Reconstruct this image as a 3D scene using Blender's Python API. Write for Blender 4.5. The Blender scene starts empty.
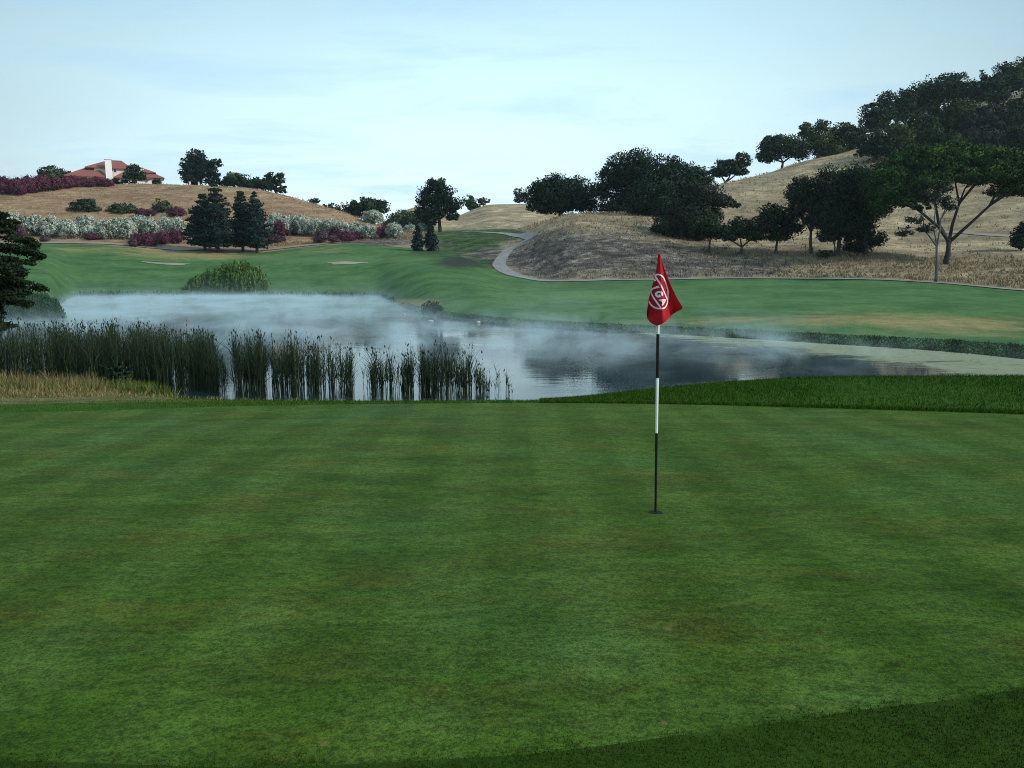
import bpy, math, random
import numpy as np

rng = np.random.default_rng(7)
random.seed(7)
SC = bpy.context.scene
COL = SC.collection
F = 775.0                     # focal length in pixels of a 1024 wide frame
CAMZ = 2.14
TILT = math.radians(9.0)
WATER = -1.5
ct, st = math.cos(TILT), math.sin(TILT)


# ------------------------------------------------------------------ geometry helpers
def at(px, py, Y):
    """world point at forward distance Y that is seen at px, py"""
    xc = (px - 512.0) / F
    yc = -(py - 384.0) / F
    dy = ct + yc * st
    dz = -st + yc * ct
    k = Y / dy
    return np.array([xc * k, Y, CAMZ + dz * k])


def zat(py, Y):
    return at(512, py, Y)[2]


def Yat(py, z):
    yc = -(py - 384.0) / F
    return (z - CAMZ) * (ct + yc * st) / (-st + yc * ct)


def sx(px, Y):
    """world X for px at distance Y (near the horizon)"""
    return (px - 512.0) / F * Y


def pchip(x, y, xi):
    x = np.asarray(x, float); y = np.asarray(y, float); xi = np.asarray(xi, float)
    h = np.diff(x); d = np.diff(y) / h
    n = len(x); m = np.zeros(n)
    for i in range(1, n - 1):
        if d[i - 1] * d[i] > 0:
            w1 = 2 * h[i] + h[i - 1]; w2 = h[i] + 2 * h[i - 1]
            m[i] = (w1 + w2) / (w1 / d[i - 1] + w2 / d[i])
    m[0] = d[0]; m[-1] = d[-1]
    k = np.clip(np.searchsorted(x, xi) - 1, 0, n - 2)
    t = np.clip((xi - x[k]) / h[k], 0, 1)
    h00 = 2 * t**3 - 3 * t**2 + 1; h10 = t**3 - 2 * t**2 + t
    h01 = -2 * t**3 + 3 * t**2; h11 = t**3 - t**2
    return h00 * y[k] + h10 * h[k] * m[k] + h01 * y[k + 1] + h11 * h[k] * m[k + 1]


def link(name, verts, faces, mat=None, parent=None, smooth=False, attrs=None, normals=None):
    """faces: (N,k) int array or a list of tuples"""
    me = bpy.data.meshes.new(name)
    verts = np.asarray(verts, np.float32)
    if isinstance(faces, np.ndarray):
        nf, k = faces.shape
        me.vertices.add(len(verts)); me.vertices.foreach_set('co', verts.ravel())
        me.loops.add(nf * k); me.loops.foreach_set('vertex_index', faces.astype(np.int32).ravel())
        me.polygons.add(nf)
        me.polygons.foreach_set('loop_start', np.arange(0, nf * k, k, dtype=np.int32))
        me.update(calc_edges=True)
    else:
        me.from_pydata([tuple(map(float, v)) for v in verts], [], [tuple(f) for f in faces])
        me.update()
    if attrs:
        for an, av in attrs.items():
            a = me.attributes.new(an, 'FLOAT', 'POINT')
            a.data.foreach_set('value', np.asarray(av, np.float32).ravel())
    if smooth:
        me.polygons.foreach_set('use_smooth', np.ones(len(me.polygons), bool))
    if normals is not None:
        me.polygons.foreach_set('use_smooth', np.ones(len(me.polygons), bool))
        me.normals_split_custom_set_from_vertices(np.asarray(normals, np.float32))
    if mat:
        for m in (mat if isinstance(mat, (list, tuple)) else [mat]):
            me.materials.append(m)
    o = bpy.data.objects.new(name, me)
    COL.objects.link(o)
    if parent:
        o.parent = parent
    return o


def tag(o, label=None, cat=None, group=None, kind=None):
    if label: o['label'] = label
    if cat: o['category'] = cat
    if group: o['group'] = group
    if kind: o['kind'] = kind
    return o


def empty(name, loc, label, cat, group=None):
    o = bpy.data.objects.new(name, None)
    o.location = [float(v) for v in loc]
    o.empty_display_size = 0.5
    COL.objects.link(o)
    return tag(o, label, cat, group)


def copy_tree(o, loc, scale=(1, 1, 1), rz=0.0, label=None, group=None):
    c = o.copy(); COL.objects.link(c)
    c.location = [float(v) for v in loc]; c.scale = scale; c.rotation_euler = (0, 0, rz)
    if label: c['label'] = label
    if group: c['group'] = group
    for ch in list(o.children):
        d = ch.copy(); COL.objects.link(d); d.parent = c
    return c


class MB:
    """collects small solids into one mesh"""
    def __init__(self): self.v = []; self.f = []

    def add(self, vs, fs):
        b = len(self.v); self.v += [tuple(v) for v in vs]; self.f += [tuple(i + b for i in f) for f in fs]

    def box(self, x0, x1, y0, y1, z0, z1):
        self.add([(x0, y0, z0), (x1, y0, z0), (x1, y1, z0), (x0, y1, z0), (x0, y0, z1), (x1, y0, z1), (x1, y1, z1), (x0, y1, z1)],
                 [(0, 3, 2, 1), (4, 5, 6, 7), (0, 1, 5, 4), (1, 2, 6, 5), (2, 3, 7, 6), (3, 0, 4, 7)])

    def tube(self, pts, rad, n=8, caps=True):
        pts = [np.asarray(p, float) for p in pts]
        rings = []
        for i, p in enumerate(pts):
            a = pts[max(i - 1, 0)]; b = pts[min(i + 1, len(pts) - 1)]
            t = b - a; t /= (np.linalg.norm(t) + 1e-9)
            u = np.cross(t, [0.31, 0.95, 0.05]); u /= np.linalg.norm(u); w = np.cross(t, u)
            rings.append([p + rad[i] * (math.cos(2 * math.pi * k / n) * u + math.sin(2 * math.pi * k / n) * w) for k in range(n)])
        vs = [v for r in rings for v in r]; fs = []
        for i in range(len(pts) - 1):
            for k in range(n):
                fs.append((i * n + k, i * n + (k + 1) % n, (i + 1) * n + (k + 1) % n, (i + 1) * n + k))
        if caps:
            fs.append(tuple(range(n))[::-1]); fs.append(tuple((len(pts) - 1) * n + k for k in range(n)))
        self.add(vs, fs)

    def build(self, name, mat, parent=None, smooth=False):
        return link(name, self.v, self.f, mat, parent, smooth)


# ------------------------------------------------------------------ materials
def newmat(name):
    m = bpy.data.materials.new(name); m.use_nodes = True
    nt = m.node_tree
    b = nt.nodes['Principled BSDF']
    return m, nt, b


class NG:
    """short node-graph builder"""
    def __init__(self, nt): self.nt = nt; self.n = nt.nodes; self.l = nt.links

    def node(self, t, **kw):
        n = self.n.new(t)
        for k, v in kw.items(): setattr(n, k, v)
        return n

    def put(self, sock, v):
        if isinstance(v, bpy.types.NodeSocket): self.l.new(v, sock)
        else:
            if sock.type == 'RGBA' and len(v) == 3: v = (*v, 1)
            sock.default_value = v

    def pos(self, scale=(1, 1, 1)):
        g = self.node('ShaderNodeNewGeometry')
        return self.vmul(g.outputs['Position'], scale)

    def vmul(self, v, scale):
        m = self.node('ShaderNodeVectorMath', operation='MULTIPLY')
        self.put(m.inputs[0], v); self.put(m.inputs[1], scale)
        return m.outputs[0]

    def noise(self, vec, scale=1.0, detail=4, rough=0.55, dist=0.0):
        n = self.node('ShaderNodeTexNoise'); self.put(n.inputs['Vector'], vec)
        n.inputs['Scale'].default_value = scale; n.inputs['Detail'].default_value = detail
        n.inputs['Roughness'].default_value = rough; n.inputs['Distortion'].default_value = dist
        return n.outputs['Fac']

    def ramp(self, fac, stops):
        r = self.node('ShaderNodeValToRGB'); e = r.color_ramp.elements
        while len(e) < len(stops): e.new(0.5)
        for i, (p, c) in enumerate(stops):
            e[i].position = p
            if isinstance(c, (int, float)): c = (c, c, c)
            e[i].color = (*c, 1)
        self.put(r.inputs['Fac'], fac)
        return r.outputs['Color']

    def math(self, op, a, b=0.0, c=None, clamp=False):
        m = self.node('ShaderNodeMath', operation=op, use_clamp=clamp)
        self.put(m.inputs[0], a); self.put(m.inputs[1], b)
        if c is not None: self.put(m.inputs[2], c)
        return m.outputs[0]

    def mix(self, fac, a, b, mode='MIX'):
        m = self.node('ShaderNodeMix', data_type='RGBA', blend_type=mode)
        self.put(m.inputs['Factor'], fac); self.put(m.inputs['A'], a); self.put(m.inputs['B'], b)
        return m.outputs['Result']

    def attr(self, name):
        a = self.node('ShaderNodeAttribute'); a.attribute_name = name
        return a.outputs['Fac']

    def bump(self, h, strength, dist, bsdf):
        b = self.node('ShaderNodeBump'); b.inputs['Strength'].default_value = strength
        b.inputs['Distance'].default_value = dist
        self.put(b.inputs['Height'], h); self.l.new(b.outputs['Normal'], bsdf.inputs['Normal'])


def plain(name, col, rough=0.7, var=0.12, scale=3.0, spec=0.3, metal=0.0):
    m, nt, b = newmat(name); g = NG(nt)
    tc = g.node('ShaderNodeTexCoord').outputs['Object']
    n = g.noise(tc, scale, 5)
    lo = tuple(c * (1 - var) for c in col); hi = tuple(min(1, c * (1 + var)) for c in col)
    g.l.new(g.ramp(n, [(0.3, lo), (0.7, hi)]), b.inputs['Base Color'])
    b.inputs['Roughness'].default_value = rough; b.inputs['Specular IOR Level'].default_value = spec
    b.inputs['Metallic'].default_value = metal
    return m


def leafmat(name, c0, c1, c2=None, rough=0.8, spec=0.03, trans=0.0):
    """leaf colour by the random 'var' stored on each leaf"""
    m, nt, b = newmat(name); g = NG(nt)
    v = g.attr('var')
    stops = [(0.0, c0), (0.75, c1)] + ([(1.0, c2)] if c2 else [])
    g.l.new(g.ramp(v, stops), b.inputs['Base Color'])
    b.inputs['Roughness'].default_value = rough; b.inputs['Specular IOR Level'].default_value = spec
    if trans:
        t = g.node('ShaderNodeBsdfTranslucent'); g.l.new(g.ramp(v, stops), t.inputs['Color'])
        mx = g.node('ShaderNodeMixShader'); mx.inputs[0].default_value = trans
        g.l.new(b.outputs[0], mx.inputs[1]); g.l.new(t.outputs[0], mx.inputs[2])
        out = nt.nodes['Material Output']; g.l.new(mx.outputs[0], out.inputs['Surface'])
    return m


def mat_green():
    m, nt, b = newmat('mown_green'); g = NG(nt)
    p = g.pos()
    big = g.noise(p, 0.32, 5, 0.6, 0.4)
    mid = g.noise(g.vmul(p, (0.55, 1.5, 1)), 1.1, 6, 0.65)
    streak = g.noise(g.vmul(p, (1.0, 2.0, 1)), 5.0, 7, 0.78)
    fine = g.noise(p, 190.0, 3, 0.7)
    fine2 = g.noise(p, 48.0, 4, 0.7)
    c = g.ramp(mid, [(0.28, (0.021, 0.053, 0.004)), (0.5, (0.036, 0.077, 0.007)), (0.72, (0.054, 0.102, 0.015))])
    # thin, browner turf in worn patches and bluer turf elsewhere
    brown = g.ramp(g.noise(g.vmul(p, (0.7, 1.6, 1)), 0.9, 6, 0.7, 0.5), [(0.49, 0.0), (0.69, 0.62)])
    c = g.mix(brown, c, (0.082, 0.064, 0.010))
    blue = g.ramp(big, [(0.5, 0.0), (0.68, 0.55)])
    c = g.mix(blue, c, (0.042, 0.105, 0.034))
    # mowing stripes, faint, running away from the camera
    w = g.node('ShaderNodeTexWave', wave_type='BANDS', bands_direction='X'); g.put(w.inputs['Vector'], g.vmul(p, (1, 0.06, 0)))
    w.inputs['Scale'].default_value = 0.32; w.inputs['Distortion'].default_value = 1.2; w.inputs['Detail'].default_value = 2
    c = g.mix(0.24, c, g.ramp(w.outputs['Fac'], [(0.3, (0.034, 0.066, 0.009)), (0.7, (0.074, 0.125, 0.026))]))
    fb = g.noise(g.vmul(p, (0.7, 1.7, 1)), 5.0, 10, 0.88)
    gr = None
    for sc_, w_, ax_ in ((150, 1.3, 1.0), (70, 1.3, 1.0), (32, 1.1, 1.2), (12, 0.9, 1.5), (4, .5, 1.8)):
        t_ = g.math('MULTIPLY', g.math('SUBTRACT', g.noise(g.vmul(p, (1.0, ax_, 1)), sc_, 1, 0.5), .5), w_)
        gr = t_ if gr is None else g.math('ADD', gr, t_)
    gr = g.math('ADD', gr, .5)
    c = g.mix(1.0, c, g.ramp(gr, [(0.05, 0.50), (0.5, 0.98), (0.95, 1.55)]), 'MULTIPLY')
    fb2 = g.noise(g.vmul(p, (0.45, 1.5, 1)), 1.5, 8, 0.75, 0.3)
    c = g.mix(1.0, c, g.ramp(fb2, [(0.36, 0.80), (0.5, 1.0), (0.64, 1.20)]), 'MULTIPLY')
    # old pitch marks
    for px_, py_, r_ in [(668, 631, .030), (792, 711, .020), (664, 726, .014), (325, 744, .018)]:
        yy = 3.5
        for _ in range(10): yy = Yat(py_, float(pchip([-45, -10, 0, 2.7, 6.45, 10, 13.4, 20], [1.6, 0.8, 0.5, 0.25, 0.0, -0.19, -0.35, -0.5], [yy])[0]))
        q = at(px_, py_, yy)
        vd = g.node('ShaderNodeVectorMath', operation='DISTANCE'); g.put(vd.inputs[0], g.vmul(p, (1, .7, 0))); vd.inputs[1].default_value = (q[0], q[1] * .7, 0)
        dd = g.math('ADD', g.math('DIVIDE', vd.outputs['Value'], r_), g.math('MULTIPLY', g.math('SUBTRACT', fb, .5), 3.0))
        c = g.mix(g.ramp(dd, [(.55, .55), (1.0, 0.0)]), c, (0.17, 0.125, 0.06))
    g.l.new(c, b.inputs['Base Color'])
    b.inputs['Roughness'].default_value = 0.7; b.inputs['Specular IOR Level'].default_value = 0.03
    b.inputs['Sheen Weight'].default_value = .05; b.inputs['Sheen Roughness'].default_value = .22; b.inputs['Sheen Tint'].default_value = (.7, 1, .5, 1)
    g.bump(gr, 0.35, 0.012, b)
    return m


def mat_grass(name, c0, c1, cdry, dry_lo, dry_hi, sc=1.0, stripes=False):
    """turf that turns dry where the 'dry' attribute and noise say"""
    m, nt, b = newmat(name); g = NG(nt)
    p = g.pos()
    a = g.noise(g.vmul(p, (0.8, 0.9, 1)), 0.24 * sc, 7, 0.7, 0.5)
    f = g.noise(p, 1.2 * sc, 9, 0.88)
    f2 = g.noise(p, 22.0 * sc, 3, 0.7)
    c = g.ramp(a, [(0.3, c0), (0.68, c1)])
    d = g.math('ADD', g.math('MULTIPLY', g.attr('dry'), 1.0), g.math('MULTIPLY', g.math('SUBTRACT', g.noise(g.vmul(p, (0.7, 1.0, 1)), 0.2 * sc, 8, 0.75, 0.8), 0.5), 2.4))
    c = g.mix(g.ramp(d, [(dry_lo, 0.0), (dry_hi, 1.0)]), c, cdry)
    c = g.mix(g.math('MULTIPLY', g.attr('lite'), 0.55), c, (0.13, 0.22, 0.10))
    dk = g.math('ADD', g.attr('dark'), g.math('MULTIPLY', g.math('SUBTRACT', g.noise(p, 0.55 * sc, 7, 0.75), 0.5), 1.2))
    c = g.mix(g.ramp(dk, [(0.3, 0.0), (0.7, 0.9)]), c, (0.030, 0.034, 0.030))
    c = g.mix(1.0, c, g.ramp(g.math('ADD', g.math('MULTIPLY', f, 0.6), g.math('MULTIPLY', f2, 0.4)), [(0.36, 0.5), (0.64, 1.55)]), 'MULTIPLY')
    g.l.new(c, b.inputs['Base Color'])
    b.inputs['Roughness'].default_value = 0.9; b.inputs['Specular IOR Level'].default_value = 0.03
    g.bump(f, 0.35, 0.05 / sc, b)
    return m


def mat_hill():
    m, nt, b = newmat('dry_hillside'); g = NG(nt)
    p = g.pos()
    a = g.noise(g.vmul(p, (0.6, 1.0, 1.6)), 0.16, 8, 0.75, 0.8)
    f = g.noise(g.vmul(p, (0.6, 0.8, 2.4)), 0.5, 9, 0.85, 0.3)
    f2 = g.noise(p, 2.0, 6, 0.85)
    gold = g.ramp(a, [(0.30, (0.13, 0.11, 0.078)), (0.50, (0.30, 0.245, 0.155)), (0.70, (0.56, 0.46, 0.29))])
    rust = g.ramp(a, [(0.30, (0.14, 0.095, 0.062)), (0.50, (0.30, 0.20, 0.12)), (0.72, (0.44, 0.32, 0.19))])
    c = g.mix(g.attr('rust'), gold, rust)
    gr = g.math('ADD', g.attr('green'), g.math('MULTIPLY', g.math('SUBTRACT', a, 0.5), 1.2))
    c = g.mix(g.ramp(gr, [(0.35, 0.0), (0.7, 1.0)]), c, g.ramp(f, [(0.34, (0.020, 0.045, 0.020)), (0.52, (0.055, 0.10, 0.040)), (0.68, (0.14, 0.15, 0.06))]))
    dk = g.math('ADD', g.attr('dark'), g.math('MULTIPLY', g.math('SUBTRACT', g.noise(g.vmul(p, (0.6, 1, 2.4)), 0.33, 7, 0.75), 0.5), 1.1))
    weeds = g.ramp(f, [(0.34, (0.042, 0.037, 0.037)), (0.5, (0.115, 0.102, 0.092)), (0.66, (0.34, 0.30, 0.245))])  # weedy ground; also carries the shade painted on the knoll face
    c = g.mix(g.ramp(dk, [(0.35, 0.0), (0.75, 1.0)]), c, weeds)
    c = g.mix(1.0, c, g.ramp(g.math('ADD', g.math('MULTIPLY', f, 0.55), g.math('MULTIPLY', f2, 0.45)), [(0.36, 0.40), (0.64, 1.65)]), 'MULTIPLY')
    g.l.new(c, b.inputs['Base Color'])
    b.inputs['Roughness'].default_value = 0.95; b.inputs['Specular IOR Level'].default_value = 0.05
    g.bump(g.math('ADD', f, g.math('MULTIPLY', f2, 0.4)), 0.9, 0.5, b)
    return m


def mat_water():
    m, nt, b = newmat('pond_water'); g = NG(nt)
    p = g.pos((1.0, 1.0, 1.0))
    r = g.noise(g.vmul(p, (0.6, 1.6, 1)), 1.3, 4, 0.55)
    r2 = g.noise(g.vmul(p, (0.08, 0.2, 1)), 1.0, 3, 0.5)
    b.inputs['Base Color'].default_value = (0.016, 0.032, 0.036, 1)
    b.inputs['IOR'].default_value = 1.33
    b.inputs['Specular IOR Level'].default_value = 0.5
    g.l.new(g.ramp(r2, [(0.35, 0.03), (0.65, 0.13)]), b.inputs['Roughness'])
    g.bump(r, 0.05, 0.05, b)
    return m


M = {}
M['green'] = mat_green()
M['fringe'] = mat_grass('fringe_turf', (0.016, 0.038, 0.004), (0.030, 0.060, 0.008), (0.05, 0.055, 0.02), 0.6, 1.0, 6.0)
M['rough'] = mat_grass('rough_turf', (0.022, 0.062, 0.008), (0.036, 0.085, 0.012), (0.16, 0.12, 0.06), 0.35, 0.85, 3.0)
M['fair'] = mat_grass('fairway_turf', (0.028, 0.084, 0.026), (0.088, 0.165, 0.062), (0.24, 0.20, 0.09), 0.38, 1.0, 0.8)
M['hill'] = mat_hill()
M['bed'] = plain('pond_mud', (0.04, 0.035, 0.025))
M['water'] = mat_water()
M['bark'] = plain('bark', (0.055, 0.047, 0.042), 0.9, 0.35, 6.0)
M['bark_dark'] = plain('dark_bark', (0.028, 0.025, 0.024), 0.9, 0.35, 6.0)
M['bark_grey'] = plain('grey_bark', (0.11, 0.105, 0.10), 0.9, 0.3, 6.0)
M['oak'] = leafmat('oak_leaves', (0.007, 0.017, 0.011), (0.030, 0.056, 0.026), (0.075, 0.110, 0.042))
M['oak2'] = leafmat('light_oak_leaves', (0.018, 0.034, 0.014), (0.056, 0.085, 0.034), (0.115, 0.145, 0.06))
M['pine'] = leafmat('pine_needles', (0.006, 0.016, 0.012), (0.022, 0.046, 0.026), (0.05, 0.09, 0.042))
M['stone_pine'] = leafmat('stone_pine_needles', (0.008, 0.024, 0.009), (0.045, 0.095, 0.028), (0.11, 0.19, 0.05))
M['conifer'] = leafmat('conifer_needles', (0.009, 0.020, 0.018), (0.019, 0.040, 0.034), (0.03, 0.056, 0.042))
M['grey_leaf'] = leafmat('grey_leaves', (0.020, 0.028, 0.028), (0.045, 0.055, 0.05), (0.08, 0.085, 0.07))
M['twig'] = leafmat('thin_leaves', (0.014, 0.024, 0.017), (0.040, 0.054, 0.038), (0.085, 0.095, 0.065))
M['willow'] = leafmat('willow_leaves', (0.026, 0.064, 0.018), (0.09, 0.165, 0.045), (0.18, 0.27, 0.08))
M['willow2'] = leafmat('blue_willow_leaves', (0.022, 0.055, 0.034), (0.05, 0.105, 0.06), (0.075, 0.14, 0.075))
M['near'] = leafmat('near_needles', (0.008, 0.017, 0.008), (0.02, 0.036, 0.014), (0.04, 0.065, 0.022))
M['oleander'] = leafmat('oleander_leaves', (0.08, 0.115, 0.075), (0.17, 0.22, 0.15), (0.24, 0.28, 0.20))
M['white_bloom'] = leafmat('white_blossom', (0.46, 0.56, 0.46), (0.74, 0.80, 0.70), (0.84, 0.84, 0.80))
M['pink_leaf'] = leafmat('magenta_shrub_leaves', (0.04, 0.028, 0.034), (0.085, 0.045, 0.06), (0.10, 0.08, 0.065))
M['pink_bloom'] = leafmat('magenta_blossom', (0.12, 0.024, 0.058), (0.23, 0.05, 0.11), (0.34, 0.10, 0.18))
M['mauve_bloom'] = leafmat('mauve_blossom', (0.12, 0.07, 0.10), (0.20, 0.13, 0.16), (0.26, 0.19, 0.21))
M['reed'] = leafmat('reed_stems', (0.009, 0.019, 0.012), (0.030, 0.050, 0.026), (0.10, 0.105, 0.05))
M['golden'] = leafmat('golden_grass', (0.06, 0.06, 0.022), (0.19, 0.16, 0.065), (0.36, 0.29, 0.14))
M['weed'] = leafmat('green_weeds', (0.04, 0.06, 0.015), (0.09, 0.125, 0.03), (0.15, 0.17, 0.05))
M['blade'] = leafmat('grass_blades', (0.012, 0.040, 0.003), (0.036, 0.092, 0.007), (0.08, 0.135, 0.016))
M['fringe_blade'] = leafmat('fringe_blades', (0.010, 0.026, 0.003), (0.026, 0.054, 0.005), (0.055, 0.080, 0.012))
M['bank'] = leafmat('bank_grass', (0.007, 0.016, 0.008), (0.016, 0.034, 0.014), (0.05, 0.07, 0.026))
M['dry_tuft'] = leafmat('dry_tufts', (0.15, 0.12, 0.075), (0.30, 0.215, 0.13), (0.42, 0.35, 0.23))
M['rust_tuft'] = leafmat('rust_tufts', (0.15, 0.10, 0.06), (0.27, 0.18, 0.10), (0.34, 0.25, 0.15))
M['grey_tuft'] = leafmat('grey_tufts', (0.04, 0.038, 0.04), (0.12, 0.11, 0.10), (0.24, 0.225, 0.19))
M['path'] = plain('concrete_path', (0.22, 0.215, 0.21), 0.9, 0.22, 0.9)
M['sand'] = plain('bunker_sand', (0.27, 0.24, 0.19), 0.95, 0.1, 0.6)
M['dirt'] = plain('dirt_track', (0.24, 0.205, 0.16), 0.95, 0.2, 0.4)
M['wall'] = plain('cream_stucco', (0.72, 0.64, 0.52), 0.9, 0.05)
M['white'] = plain('white_stucco', (0.80, 0.80, 0.78), 0.9, 0.04)
M['glass'] = plain('dark_glass', (0.03, 0.035, 0.04), 0.15, 0.1, 1.0, 0.5)
M['stone'] = plain('pale_stone', (0.36, 0.37, 0.37), 0.8, 0.15, 6.0)
M['white_paint'] = plain('white_pole_paint', (0.78, 0.79, 0.80), 0.4, 0.04, 20, 0.5)
M['black_paint'] = plain('black_pole_paint', (0.009, 0.008, 0.009), 0.5, 0.2, 20, 0.2)
M['cup'] = plain('cup_black', (0.004, 0.004, 0.004), 0.9)
M['emblem'] = plain('emblem_white', (0.78, 0.72, 0.74), 0.8, 0.05, 30)


def mat_roof():
    m, nt, b = newmat('terracotta_tiles'); g = NG(nt)
    tc = g.node('ShaderNodeTexCoord').outputs['Object']
    w = g.node('ShaderNodeTexWave', wave_type='BANDS', bands_direction='Z'); g.put(w.inputs['Vector'], tc)
    w.inputs['Scale'].default_value = 2.0; w.inputs['Distortion'].default_value = 0.6
    n = g.noise(tc, 1.4, 5, 0.7)
    c = g.ramp(n, [(0.3, (0.17, 0.055, 0.045)), (0.7, (0.26, 0.09, 0.07))])
    c = g.mix(0.3, c, g.ramp(w.outputs['Fac'], [(0.2, (0.11, 0.04, 0.032)), (0.6, (0.30, 0.105, 0.075))]))
    g.l.new(c, b.inputs['Base Color']); b.inputs['Roughness'].default_value = 0.9
    return m


def mat_flag():
    m, nt, b = newmat('red_flag_cloth'); g = NG(nt)
    tc = g.node('ShaderNodeTexCoord').outputs['Object']
    n = g.noise(tc, 40, 4, 0.6)
    g.l.new(g.ramp(n, [(0.3, (0.46, 0.004, 0.012)), (0.7, (0.60, 0.008, 0.020))]), b.inputs['Base Color'])
    b.inputs['Roughness'].default_value = 0.6; b.inputs['Specular IOR Level'].default_value = 0.25
    w = g.node('ShaderNodeTexWave', wave_type='BANDS', bands_direction='Z'); g.put(w.inputs['Vector'], tc)
    w.inputs['Scale'].default_value = 300
    t = g.node('ShaderNodeBsdfTranslucent'); t.inputs['Color'].default_value = (0.45, 0.006, 0.02, 1)
    mx = g.node('ShaderNodeMixShader'); mx.inputs[0].default_value = 0.25
    g.l.new(b.outputs[0], mx.inputs[1]); g.l.new(t.outputs[0], mx.inputs[2])
    g.l.new(mx.outputs[0], nt.nodes['Material Output'].inputs['Surface'])
    return m


def mat_scum():
    m, nt, b = newmat('algae_film'); g = NG(nt)
    p = g.pos()
    n = g.noise(g.vmul(p, (0.4, 1.0, 1)), 0.7, 9, 0.8, 0.8)
    f = g.noise(p, 7.0, 4, 0.7)
    g.l.new(g.ramp(f, [(0.3, (0.13, 0.16, 0.09)), (0.7, (0.27, 0.29, 0.17))]), b.inputs['Base Color'])
    b.inputs['Roughness'].default_value = 0.75
    al = g.math('ADD', g.attr('cover'), g.math('MULTIPLY', g.math('SUBTRACT', n, 0.5), 3.4))
    g.l.new(g.ramp(al, [(0.38, 0.0), (0.80, 0.92)]), b.inputs['Alpha'])
    return m


M['roof'] = mat_roof()
M['flag'] = mat_flag()
M['scum'] = mat_scum()

# ------------------------------------------------------------------ terrain: a surface lofted through rails
# every rail is a line on the ground given at picture columns: {px: (py, Y)}, {px: (py, ('z', z))} or {px: ('Y', Y, z)}
CP = np.unique(np.concatenate([np.array([-1500, -1200, -900, -700, -500, -350, -250, -180, -140, -100, -70]),
                               np.arange(-50, 1075, 5.0), np.array([1080, 1110, 1150, 1200, 1300, 1450, 1650, 1900, 2200, 2500])]))


def rail(d, bump=0.0):
    ks = sorted(d); Ys = []; Zs = []
    for k in ks:
        v = d[k]
        if v[0] == 'Y': Ys.append(v[1]); Zs.append(v[2])
        elif isinstance(v[1], tuple): Ys.append(Yat(v[0], v[1][1])); Zs.append(v[1][1])
        else: Ys.append(v[1]); Zs.append(zat(v[0], v[1]))
    cs = [512 + (k_ - 512) * (y_ * ct - (z_ - CAMZ) * st) / y_ for k_, y_, z_ in zip(ks, Ys, Zs)]
    return pchip(cs, Ys, CP), pchip(cs, Zs, CP)


G = ('z', -0.35)
W = ('z', WATER)
RA = rail({-1500: ('Y', 13, -0.3), -100: (415, G), 0: (413, G), 120: (410, G), 250: (406, G), 400: (404, G), 512: (403, G), 640: (404, G),
           800: (408, G), 1024: (415, G), 1100: (418, G), 2500: ('Y', 12.2, -0.2)})
RB = rail({-1500: ('Y', 19, -0.6), -100: (388, 18.5), 0: (388, 18.5), 90: (389, 18.2), 150: (394, 17), 190: (399, 15.8), 300: (401, 15.2), 420: (401.5, 15.0),
           520: (401, 15.0), 560: (399.5, 15.2), 600: (396, 15.6), 650: (390.5, 16.2), 700: (385.5, 16.8), 760: (381, 17.2), 830: (378, 17.5), 1024: (377, 17.5),
           1200: (377, 17.5), 2500: ('Y', 18, 0.2)})
RC = rail({-1500: ('Y', 25, WATER - .15), -100: ('Y', 24.0, WATER - .15), 60: ('Y', 23.3, WATER - .15), 140: ('Y', 21.4, WATER - .15), 190: ('Y', 19.4, WATER - .15), 520: ('Y', 19.0, WATER - .15),
           700: ('Y', 21.5, WATER - .15), 1024: ('Y', 22.5, WATER - .15), 1300: ('Y', 23, WATER - .15), 2500: ('Y', 22, WATER - .15)})
RD = rail({-1500: ('Y', 36, WATER), -150: ('Y', 42, WATER), 0: (318, W), 50: (314, W), 66: (300, W), 80: (296.5, W), 185: (296, W), 300: (296, W), 372: (296.5, W),
           390: (301.5, W), 404: (307, W), 430: (315, W), 470: (321, W), 520: (326, W), 640: (332.5, W), 720: (337, W), 850: (345, W), 940: (351, W), 1024: (359, W),
           1150: (372, W), 1300: ('Y', 24, WATER), 2500: ('Y', 24, WATER)})


def above(R, dy, dz):
    return R[0] + dy, R[1] + dz


k = np.interp(CP, [-1500, 60, 75, 380, 400, 430, 640, 1024, 2500], [1.5, 1.5, 3, 3, 2.2, 1.6, 1.6, 1.7, 1.7])
kz = np.interp(CP, [-1500, 60, 75, 380, 400, 430, 640, 850, 1024, 2500], [.3, .3, .45, .25, .22, .30, .24, .28, .31, .3])
RE = above(RD, k, kz)
RF = rail({-1500: ('Y', 90, 4), -100: (240, 138), 0: (243, 138), 100: (245, 136), 180: (252, 134), 250: (253, 134), 300: (248, 136), 350: (244, 138), 400: (247, 133), 430: (250, 128), 460: (256, 118),
           485: (265, 106), 500: (273, 97), 520: (278, 91), 545: (281, 88), 640: (279, 82), 760: (278, 80), 850: (278.5, 78), 940: (282, 73), 1024: (289, 67), 1150: (298, 60), 2500: ('Y', 45, 3)})
RG = rail({-1500: ('Y', 110, 9), -100: (228, 152), 0: (232, 152), 100: (236, 151), 180: (240, 150), 250: (242, 150), 300: (241, 149), 350: (240, 149), 400: (238, 147), 430: (237, 146), 460: (236, 142),
           490: (237, 136), 515: (240, 128), 530: (240, 120), 550: (233, 114), 580: (226, 110), 640: (229, 108), 700: (244, 103), 760: (252, 99), 850: (253, 95), 940: (259, 91), 1024: (256, 88), 1150: (252, 84), 2500: ('Y', 70, 14)})
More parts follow.
